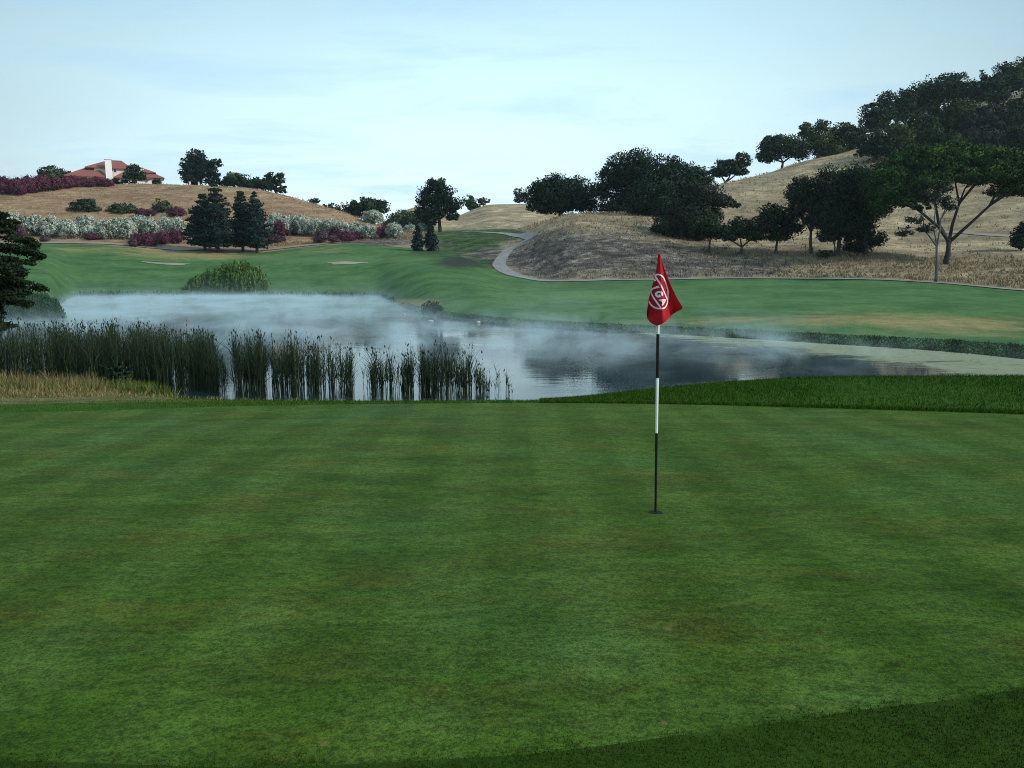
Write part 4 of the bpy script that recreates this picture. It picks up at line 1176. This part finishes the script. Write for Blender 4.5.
# bank vegetation on the far side of the water
parts = []
k = 26000; px = rng.uniform(392, 1080, k); yD = np.interp(px, CP, RY[3]); yE = np.interp(px, CP, RY[4])
u = rng.random(k) ** 1.2; Y = yD - .25 + u * (yE - yD + .25)
P = np.array([spot(p, y) for p, y in zip(px, Y)])
V, Q, v, _ = blades(P, rng.uniform(.03, .10, k) * (.6 + .9 * np.abs(np.sin(px * .11) * np.sin(px * .047 + 1))) * np.interp(px, [392, 430, 640, 850, 1024], [.6, .8, .9, 1.05, 1.0]), rng.uniform(.02, .05, k), .9, 2, .6); parts.append((V, Q, v))
k = 2500; px = rng.uniform(60, 395, k); yD = np.interp(px, CP, RY[3]); Y = yD + rng.uniform(-.2, 2.4, k)
P = np.array([spot(p, y) for p, y in zip(px, Y)])
V, Q, v, _ = blades(P, rng.uniform(.12, .4, k), rng.uniform(.04, .08, k), .6, 2, .6); parts.append((V, Q, v))
V, Q, v = merge(parts)
tag(link('bank_grass', V, Q, M['bank'], attrs={'var': v}), 'dark overhanging grass along the far bank of the pond', 'grass', kind='stuff')


# tufts of dry grass on the hills
def tufts(name, label, n, pxr, rowr, mat, h, w, per=5, cond=None):
    px = rng.uniform(*pxr, n); t = rng.uniform(*rowr, n)
    fl = np.minimum(t.astype(int), len(RY) - 2); fr = t - fl
    Yl = np.array([np.interp(p, CP, RY[f]) * (1 - q) + np.interp(p, CP, RY[f + 1]) * q for p, f, q in zip(px, fl, fr)])
    P = np.array([spot(p, y) for p, y in zip(px, Yl)])
    py = project_rows(P[:, 1], P[:, 2])
    if cond is not None:
        kp = cond(px, py, rng.random(n)); P = P[kp]
    pc_ = np.concatenate(PATHS)
    P = P[np.array([np.min((pc_[:, 0] - q[0]) ** 2 + (pc_[:, 1] - q[1]) ** 2) for q in P]) > 1.5 ** 2]
    n = len(P)
    tv = rng.random(n)
    Pk = np.repeat(P, per, 0) + rng.normal(size=(n * per, 3)) * [w * 3.0, w * 3.0, 0]
    V, Q, v, _ = blades(Pk, rng.uniform(.4, 1.2, n * per) * h, w, .45, 2, .6)
    v = np.clip(.6 * np.repeat(tv, per * 6) + .4 * v, 0, 1)
    return tag(link(name, V, Q, mat, attrs={'var': v}), label, 'grass', kind='stuff')


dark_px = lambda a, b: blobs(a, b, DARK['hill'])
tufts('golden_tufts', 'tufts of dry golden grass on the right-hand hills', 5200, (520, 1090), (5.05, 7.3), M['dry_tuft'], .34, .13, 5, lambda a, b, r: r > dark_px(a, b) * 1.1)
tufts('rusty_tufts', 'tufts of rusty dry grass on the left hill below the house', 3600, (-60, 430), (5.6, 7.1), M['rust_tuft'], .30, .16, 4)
tufts('grey_tufts', 'grey weeds with the shade of the slope in their colour inside the cart path bend', 2200, (505, 860), (5.05, 6.2), M['grey_tuft'], .28, .11, 5, lambda a, b, r: r < dark_px(a, b) + .1)

# stones along the shore
for (px_, py_, w_, lb) in [(404, 315, 3.5, 'small pale stone in the water by the tip of the grassy point'), (431, 322, 6, 'largest pale stone in the water below the tiny round bush'), (478, 323, 5, 'pale stone in the water right of the largest one'),
                           (919, 345, 4, 'small grey stone on the algae below the right bank'), (978, 350, 4.5, 'white stone on the algae near the right photo edge')]:
    Y_ = Yat(py_, WATER); m_ = Y_ / F; c_ = at(px_, py_, Y_)
    vs, fs = [], []; nu, nv = 10, 7
    for i in range(nv + 1):
        for j in range(nu):
            th = math.pi * i / nv; ph = 2 * math.pi * j / nu
            q = np.array([math.sin(th) * math.cos(ph), math.sin(th) * math.sin(ph), math.cos(th)])
            r = 1 + .18 * math.sin(3 * q[0] + px_) + .14 * math.sin(5 * q[1] + 2 * q[2] + px_)
            vs.append(q * r * np.array([w_ * m_ * .5, w_ * m_ * .42, w_ * m_ * .26]))
    for i in range(nv):
        for j in range(nu):
            fs.append((i * nu + j, (i + 1) * nu + j, (i + 1) * nu + (j + 1) % nu, i * nu + (j + 1) % nu))
    o = link('shore_stone', vs, fs, M['stone'], smooth=True); o.location = (c_[0], c_[1], WATER + .04)
    tag(o, lb, 'stone', 'pale stones at the water edge')

# white posts on the crest
for px_, lb in ((190, 'left white post on the hill crest before the tallest tree'), (199, 'right white post on the hill crest before the tallest tree')):
    Y_ = 202.5; b_ = spot(px_, Y_)
    mb = MB(); mb.box(-.16, .16, -.16, .16, -.3, .95); mb.box(-.21, .21, -.21, .21, .95, 1.03)
    o = mb.build('white_post', M['white']); o.location = [float(q) for q in b_]; tag(o, lb, 'post', 'white posts on the crest')


# ------------------------------------------------------------------ the house on the crest
def house():
    Y = 209.0
    c = spot(118, Y); z0 = zat(184.0, Y)
    e = empty('house', (c[0], c[1], z0), 'cream house with terracotta hipped roofs and white chimney on the hill crest', 'house')
    e.rotation_euler = (0, 0, math.atan2(-c[0], c[1]))
    U = Y / F / 8.533                      # metres per unit of the measured elevation
    x = lambda v: (v - 495) * U
    z = lambda v: (372 - v) * U

    def hip(mb, x0, x1, y0, y1, ze, zr, rx0, rx1, ry=None, t=.18):
        ry = (y0 + y1) / 2 if ry is None else ry
        vs = [(x0, y0, ze), (x1, y0, ze), (x1, y1, ze), (x0, y1, ze), (rx0, ry, zr), (rx1, ry, zr),
              (x0, y0, ze - t), (x1, y0, ze - t), (x1, y1, ze - t), (x0, y1, ze - t)]
        mb.add(vs, [(0, 1, 5, 4), (1, 2, 5), (2, 3, 4, 5), (3, 0, 4), (0, 6, 7, 1), (1, 7, 8, 2), (2, 8, 9, 3), (3, 9, 6, 0), (6, 9, 8, 7)])

    def wall(name, x0, x1, y0, y1, z1, mat):
        mb = MB(); mb.box(x0, x1, y0, y1, -1.5, z1); return mb.build(name, mat, e)

    wall('wall', x(330), x(700), 0, 8, z(238), M['wall'])
    wall('wall', x(170), x(415), -1.5, 6, z(316), M['wall'])
    wall('wall', x(500), x(700), -3.0, 1, z(322), M['white'])
    wall('wall', x(600), x(770), 1.0, 8.5, z(264), M['wall'])
    wall('wall', x(690), x(835), -2.0, 6, z(314), M['white'])
    mb = MB(); hip(mb, x(262), x(615), -.6, 8.6, z(246), z(168), x(440), x(535)); main = mb.build('roof', M['roof'], e)
    mb = MB(); hip(mb, x(110), x(425), -2.2, 6.6, z(324), z(240), x(285), x(352), 1.2); mb.build('roof', M['roof'], e)
    mb = MB(); hip(mb, x(465), x(735), -3.7, 1.2, z(328), z(252), x(572), x(610), .4); mb.build('roof', M['roof'], e)
    mb = MB(); hip(mb, x(560), x(792), .4, 9.2, z(264), z(209), x(610), x(668)); mb.build('roof', M['roof'], e)
    mb = MB(); hip(mb, x(672), x(850), -2.7, 6.6, z(314), z(262), x(725), x(770)); mb.build('roof', M['roof'], e)
    mb = MB(); mb.box(x(412), x(460), -2.4, -.7, -1.0, z(186)); mb.box(x(408), x(464), -2.55, -.55, z(186), z(180)); mb.build('chimney', M['white'], main)

    def win(x0, x1, z0_, z1, y):
        mb = MB(); mb.box(x0 - .14, x1 + .14, y - .06, y + .02, z0_ - .14, z1 + .14); f = mb.build('window', M['white'], e)
        mb = MB(); mb.box(x0, x1, y - .10, y - .065, z0_, z1); mb.build('pane', M['glass'], f)
    win(x(472), x(492), z(278), z(250), -.02)
    win(x(530), x(552), z(372), z(345), -3.02)
    win(x(600), x(640), z(366), z(342), -3.02)
    win(x(250), x(275), z(350), z(328), -1.52)
    win(x(350), x(375), z(350), z(328), -1.52)
    mb = MB()
    for a, b in ((752, 785), (798, 826)):
        n = 10; xa, xb = x(a), x(b); r = (xb - xa) / 2; zc = z(345)
        pts = [(xa, -.4), (xb, -.4)] + [((xa + xb) / 2 + r * math.cos(math.pi * i / n), zc + r * math.sin(math.pi * i / n)) for i in range(n + 1)]
        vs = [(p[0], -2.06, p[1]) for p in pts] + [(p[0], -2.01, p[1]) for p in pts]; m_ = len(pts)
        mb.add(vs, [tuple(range(m_))] + [(i, i + m_, (i + 1) % m_ + m_, (i + 1) % m_) for i in range(m_)])
    mb.build('archway', M['glass'], e)


house()
tree('garden_tree', 'small dark green tree in front of the house roofs', 'tree', 135, 203, [(135, 172, 8, 6), (130, 176, 6, 5), (140, 176, 5, 5)], M['oak'], r0=.14, leaf=1.0)
tree('garden_shrub', 'low dark shrub at the foot of the house, right of its chimney', 'shrub', 118, 204, [(116, 182, 7, 2.5), (126, 182, 6, 2)], M['oak'], r0=.08)
tree('garden_shrub', 'dark shrub at the right corner of the house', 'shrub', 157, 204, [(157, 182, 3, 3)], M['oak'], r0=.06)


# ------------------------------------------------------------------ flagstick and hole
def flagstick():
    Y = 6.45
    b = at(655.5, 510.5, Y); m = np.linalg.norm(at(656.5, 510.5, Y) - b)
    b[2] = float(near_z(np.array([b[0]]), np.array([Y]))[0])
    e = empty('flagstick', b, 'black and white striped golf flagstick with limp red flag in the hole', 'flagstick')
    zt = at(658, 262, Y)[2] - b[2]
    bands = []
    # black and white bands (height, radius)
    zz = [at(656, v, Y)[2] - b[2] for v in (511, 433, 378, 334, 323, 262)]
    zz[0] = -.10
    rr = [.0095, .0115, .0125, .0130, .0130, .0125]
    vs, fs, mi = [], [], []; n = 14
    for i, z in enumerate(zz):
        r = rr[i]
        for rep in ((0,) if i in (0, len(zz) - 1) else (0, 1)):
            rad = r if rep == 0 else r
            for k_ in range(n):
                a = 2 * math.pi * k_ / n; vs.append((rad * math.cos(a), rad * math.sin(a), z))
    rings = len(vs) // n
    cols = [1, 0, 1, 0, 0]
    seg = 0
    for i in range(0, rings - 1, 2):
        for k_ in range(n):
            fs.append((i * n + k_, i * n + (k_ + 1) % n, (i + 1) * n + (k_ + 1) % n, (i + 1) * n + k_)); mi.append(cols[seg])
        seg += 1
    fs.append(tuple((rings - 1) * n + k_ for k_ in range(n))); mi.append(0)
    lean = (at(658.9, 262, Y)[0] - b[0]) / zt
    vs = [(v_[0] + v_[2] * lean, v_[1], v_[2]) for v_ in vs]
    p = link('pole', vs, fs, [M['white_paint'], M['black_paint']], e, True)
    p.data.polygons.foreach_set('material_index', np.array(mi, np.int32))
    mb = MB(); xt = zt * lean; mb.tube([(xt, 0, zt - .01), (xt, 0, zt + .03), (xt, 0, zt + .055), (xt, 0, zt + .066)], [.011, .011, .009, .002], 12); mb.build('finial', M['black_paint'], e, True)

    # limp cloth, folded round the pole: depth is in metres towards the camera
    Lx = [658.6, 657, 653.5, 650.2, 647.9, 646.8, 647.6, 650.5, 655.2]; Ly = [254, 265, 280, 292, 303, 312, 318, 322.6, 325.2]
    Rx = [659.6, 662.3, 665.6, 669.0, 672.6, 676.0, 679.0, 681.0, 681.4]; Ry = [253.6, 263, 273, 281.5, 290, 297, 302.5, 306.0, 308.5]
    nv, nu = 64, 40
    tt = np.linspace(0, 1, nv); q = np.linspace(0, 1, len(Lx))
    lx, ly, rx, ry = (pchip(q, a, tt) for a in (Lx, Ly, Rx, Ry))

    def fold(px, py):
        """towards-camera depth of the cloth"""
        r = np.maximum(py - 252.0, 0.5); ang = (px - 659.2) / r
        g = np.clip(r / 60, 0, 1)
        return .022 + g * (.050 * np.exp(-((ang + .02) / .10) ** 2) + .040 * np.sin(ang * 17 + .8) - .10 * np.clip(ang - .12, 0, 1) + .05 * np.clip(-ang - .05, 0, .2) * -1) + .006 * np.sin(py * .32 + px * .2) * g

    def cloth(px, py, extra=0.0):
        P_ = np.array([at(a_, b_, Y) for a_, b_ in zip(px.ravel(), py.ravel())]) - b
        P_[:, 1] -= (fold(px, py) + extra).ravel()
        return P_
    u = np.linspace(0, 1, nu)[None, :]
    gx = lx[:, None] * (1 - u) + rx[:, None] * u; gy = ly[:, None] * (1 - u) + ry[:, None] * u
    gy = gy + 1.2 * np.sin(u * 3.14) * tt[:, None] ** 3
    front = cloth(gx, gy)
    # the rear half of the cloth hangs behind the pole, narrower
    bx = 659 + (gx - 659) * .80; by = gy - 2.5 * tt[:, None]
    back = np.array([at(a_, b_, Y) for a_, b_ in zip(bx.ravel(), by.ravel())]) - b
    ang = ((bx - 659) / np.maximum(by - 252, 1)).ravel()
    back[:, 1] += .024 + .02 * np.sin(ang * 14 + 2) * np.repeat(tt, nu)
    I = np.arange(nv * nu).reshape(nv, nu)
    th = np.array([0, .0018, 0])
    V = np.concatenate([front, front + th, back, back + th]); N = nv * nu
    fs = [*map(tuple, quads(I)), *map(tuple, quads(I + N)[:, ::-1]), *map(tuple, quads(I + 2 * N)), *map(tuple, quads(I + 3 * N)[:, ::-1])]
    ring = list(I[0]) + list(I[1:, -1]) + list(I[-1, -2::-1]) + list(I[-2:0:-1, 0])
    for o_ in (0, 2 * N):
        for a_, b_ in zip(ring, ring[1:] + ring[:1]):
            fs.append((a_ + o_, b_ + o_, b_ + o_ + N, a_ + o_ + N))
    # left edge: front and back are one cloth folded round the pole side
    for i in range(nv - 1):
        fs.append((I[i, 0], I[i + 1, 0], I[i + 1, 0] + 2 * N, I[i, 0] + 2 * N))
    fl = link('flag', V, fs, M['flag'], e, True)

    # emblem: an oval with a slanting band of letters
    def q2(pts): return [(600 + a / 6.983, 230 + c / 6.983) for a, c in pts]
    e1 = np.array([.44, .90]); e2 = np.array([.90, -.44])

    def let(o, pts, s=1.0): return [tuple(np.array(o) + e1 * a * s + e2 * c * s) for a, c in pts]
    strokes = [[(383, 318), (400, 310), (425, 320), (450, 348), (466, 390), (476, 440), (474, 492), (458, 525), (430, 542), (395, 545), (362, 528), (340, 498)],
               [(384, 322), (404, 362), (430, 412), (452, 455), (472, 492)], [(352, 432), (372, 470), (392, 508), (411, 542)], [(352, 432), (360, 418)],
               [(376, 342), (384, 356)],
               let((360, 415), [(0, 0), (0, 42)]), let((360, 415), [(-8, 0), (8, 0)]), let((360, 415), [(-8, 42), (8, 42)]),
               let((381, 440), [(30, 28), (24, 36), (12, 37), (3, 30), (0, 17), (5, 5), (16, 0), (28, 3), (31, 15), (18, 15)]),
               let((404, 486), [(0, -2), (20, 40), (38, -2)]), let((404, 486), [(8, 12), (32, 12)])]
    vs, fs = [], []
    for si, s_ in enumerate(strokes):
        s_ = np.array(q2(s_)); n_ = len(s_)
        tq = np.linspace(0, n_ - 1, n_ * 5)
        sxp = np.interp(tq, range(n_), s_[:, 0]); syp = np.interp(tq, range(n_), s_[:, 1])
        if si == 0: sxp, syp = pchip(range(n_), s_[:, 0], tq), pchip(range(n_), s_[:, 1], tq)
        d = np.stack([np.gradient(sxp), np.gradient(syp)], 1); d /= np.linalg.norm(d, axis=1)[:, None] + 1e-9
        hw = .72 if si < 4 else .85
        o0 = len(vs)
        for sg in (-1, 1):
            ax_ = sxp - d[:, 1] * hw * sg; ay_ = syp + d[:, 0] * hw * sg
            vs += list(cloth(ax_, ay_, .0022 + .0003 * (si % 4)))
        L_ = len(tq)
        for i in range(L_ - 1): fs.append((o0 + i, o0 + i + 1, o0 + L_ + i + 1, o0 + L_ + i))
    link('emblem', vs, fs, M['emblem'], fl)

    # the hole cut in the green
    mb = MB(); n = 32; r1, r2 = .054, .060
    vs = [(r1 * math.cos(2 * math.pi * i / n), r1 * math.sin(2 * math.pi * i / n), .004) for i in range(n)]
    h = empty('golf_hole', b, 'dark round hole cut in the green at the flagstick foot', 'golf hole')
    slope = float((gz([6.6]) - gz([6.3]))[0]) / .3
    mb.add([(v[0], v[1], .004 + v[1] * slope) for v in vs], [tuple(range(n))]); mb.build('cup', M['cup'], h)
    mb = MB()
    V1 = [(r1 * math.cos(2 * math.pi * i / n), r1 * math.sin(2 * math.pi * i / n)) for i in range(n)]; V2 = [(r2 * math.cos(2 * math.pi * i / n), r2 * math.sin(2 * math.pi * i / n)) for i in range(n)]
    mb.add([(x_, y_, .0045 + y_ * slope) for x_, y_ in V1] + [(x_, y_, .002 + y_ * slope) for x_, y_ in V2], [(i, (i + 1) % n, n + (i + 1) % n, n + i) for i in range(n)])
    mb.build('rim', M['cup'], h)


flagstick()


# ------------------------------------------------------------------ air: even haze and the steam over the pond
def box_object(name, x0, x1, y0, y1, z0, z1, mat):
    mb = MB(); mb.box(x0, x1, y0, y1, z0, z1); return mb.build(name, mat)


hm = bpy.data.materials.new('haze_air'); hm.use_nodes = True; nt = hm.node_tree
nt.nodes.clear(); out = nt.nodes.new('ShaderNodeOutputMaterial'); pv = nt.nodes.new('ShaderNodeVolumePrincipled')
pv.inputs['Color'].default_value = (0.72, 0.88, 1.0, 1); pv.inputs['Density'].default_value = HAZE = 0.00012; pv.inputs['Anisotropy'].default_value = 0.2
nt.links.new(pv.outputs[0], out.inputs['Volume'])
tag(box_object('haze', -1500, 1500, -60, 565, -4, 125, hm), kind='stuff')

mm = bpy.data.materials.new('pond_steam'); mm.use_nodes = True; nt = mm.node_tree
nt.nodes.clear(); g = NG(nt); out = g.node('ShaderNodeOutputMaterial'); pv = g.node('ShaderNodeVolumePrincipled')
pv.inputs['Color'].default_value = (0.72, 0.92, 1.0, 1); pv.inputs['Anisotropy'].default_value = 0.0
pos = g.node('ShaderNodeNewGeometry').outputs['Position']
sep = g.node('ShaderNodeSeparateXYZ'); g.put(sep.inputs[0], pos)
hgt = g.math('SUBTRACT', sep.outputs['Z'], WATER)
low = g.math('POWER', 2.718, g.math('MULTIPLY', hgt, -1.9))
nz = g.noise(g.vmul(pos, (.30, .20, .45)), 1.0, 6, .68, .8)
wis = g.ramp(nz, [(.47, 0.0), (.67, 1.0)])
# thick low blanket on the far left water, loose wisps elsewhere
far = g.math('MULTIPLY_ADD', sep.outputs['Y'], 1 / 30.0, -1.15, clamp=True)
left = g.math('MULTIPLY_ADD', sep.outputs['X'], -1 / 22.0, -.10, clamp=True)
blanket = g.math('MULTIPLY', g.math('MULTIPLY', far, left), g.math('POWER', 2.718, g.math('MULTIPLY', hgt, -9.0)))
blanket = g.math('MULTIPLY', blanket, g.ramp(nz, [(.40, .10), (.60, 1.0)]))
near = g.math('MULTIPLY_ADD', sep.outputs['Y'], 1 / 14.0, -1.6, clamp=True)
side = g.math('MULTIPLY_ADD', sep.outputs['X'], -1 / 8.0, 2.6, clamp=True)
tall = g.math('MULTIPLY', far, g.math('MULTIPLY', g.math('POWER', 2.718, g.math('MULTIPLY', hgt, -1.5)), .035))
short = g.math('MULTIPLY', g.math('MULTIPLY', g.math('MULTIPLY', near, g.math('MULTIPLY_ADD', far, -.8, 1.0)), side), g.math('MULTIPLY', g.math('POWER', 2.718, g.math('MULTIPLY', hgt, -3.2)), .62))
wl2 = g.math('MULTIPLY', wis, g.math('ADD', tall, short))
d = g.math('ADD', g.math('MULTIPLY', blanket, 1.15), wl2)
g.put(pv.inputs['Density'], d)
nt.links.new(pv.outputs[0], out.inputs['Volume'])
mist = box_object('mist', -62, 34, 20.6, 99, WATER + .02, WATER + 3.0, mm)
tag(mist, 'thin white steam drifting low over the pond', 'mist', kind='stuff')

# ------------------------------------------------------------------ sky, sun, camera
world = bpy.data.worlds.new('World'); SC.world = world; world.use_nodes = True
nt = world.node_tree; g = NG(nt); bg = nt.nodes['Background']
SUN_EL, SUN_AZ = math.radians(33), math.radians(112)     # azimuth from +Y, negative = left
sky = g.node('ShaderNodeTexSky', sky_type='NISHITA'); sky.sun_disc = False; sky.sun_elevation = SUN_EL; sky.sun_rotation = SUN_AZ
sky.air_density = 1.0; sky.dust_density = 1.5; sky.ozone_density = 1.5
dirv = g.node('ShaderNodeTexCoord').outputs['Generated']
sp = g.node('ShaderNodeSeparateXYZ'); g.put(sp.inputs[0], dirv)
el = sp.outputs['Z']
veil = g.ramp(el, [(0.0, (.70, .915, .99)), (.10, (.68, .90, .975)), (.20, (.60, .84, .92)), (.32, (.40, .62, .74)), (1.0, (.42, .60, .72))])
# brighter straight ahead, darker to the sides: a vignette put into the sky
az = g.math('MULTIPLY_ADD', g.math('MULTIPLY', g.math('ADD', sp.outputs['X'], .03), g.math('ADD', sp.outputs['X'], .03)), -1.25, 1.07)
az = g.math('MAXIMUM', az, .62)
veil = g.mix(1.0, veil, az, 'MULTIPLY')
# thin breaks in the cloud sheet showing bluer sky
den = g.math('ADD', el, .12)
cv = g.node('ShaderNodeCombineXYZ'); g.put(cv.inputs[0], g.math('DIVIDE', sp.outputs['X'], den)); g.put(cv.inputs[1], g.math('DIVIDE', sp.outputs['Y'], den))
cl = g.noise(g.vmul(cv.outputs[0], (.8, 1.6, 1)), .9, 7, .62, .5)
gap = g.ramp(cl, [(.50, 0.0), (.68, .55)])
veil = g.mix(gap, veil, (.36, .60, .84))
soft = g.ramp(g.noise(g.vmul(cv.outputs[0], (.5, 1.1, 1)), .5, 6, .55, .3), [(.3, .90), (.7, 1.06)])
veil = g.mix(1.0, veil, soft, 'MULTIPLY')
veil10 = g.vmul(veil, (10.2, 10.2, 10.2))
g.l.new(g.mix(.06, veil10, sky.outputs[0]), bg.inputs['Color'])
bg.inputs['Strength'].default_value = 0.1

sd = bpy.data.lights.new('sun', 'SUN'); sd.energy = 2.6; sd.angle = math.radians(5); sd.color = (1, .95, .87)
so = bpy.data.objects.new('sun', sd); COL.objects.link(so)
so.rotation_euler = (math.radians(90) - SUN_EL, 0, math.pi - SUN_AZ)   # light comes from azimuth SUN_AZ

cam = bpy.data.cameras.new('camera'); cam.sensor_width = 36; cam.lens = 36 * F / 1024; cam.clip_start = .05; cam.clip_end = 8000
co = bpy.data.objects.new('camera', cam); COL.objects.link(co)
co.location = (0, 0, CAMZ); co.rotation_euler = (math.radians(90) - TILT, 0, 0)
SC.camera = co

SC.render.resolution_x, SC.render.resolution_y = 1024, 768
vs_ = SC.view_settings; vs_.view_transform = 'Standard'; vs_.look = 'None'; vs_.exposure = 0.3; vs_.gamma = 1; vs_.use_curve_mapping = False
SC.render.engine = 'CYCLES'
cy = SC.cycles
cy.use_denoising = True; cy.filter_width = 1.0
cy.denoiser = 'OPENIMAGEDENOISE'; cy.denoising_input_passes = 'RGB_ALBEDO_NORMAL'; cy.denoising_prefilter = 'NONE'
cy.volume_bounces = 8; cy.max_bounces = 9; cy.diffuse_bounces = 2; cy.glossy_bounces = 3; cy.transparent_max_bounces = 8
cy.volume_step_rate = 0.25; cy.volume_max_steps = 300
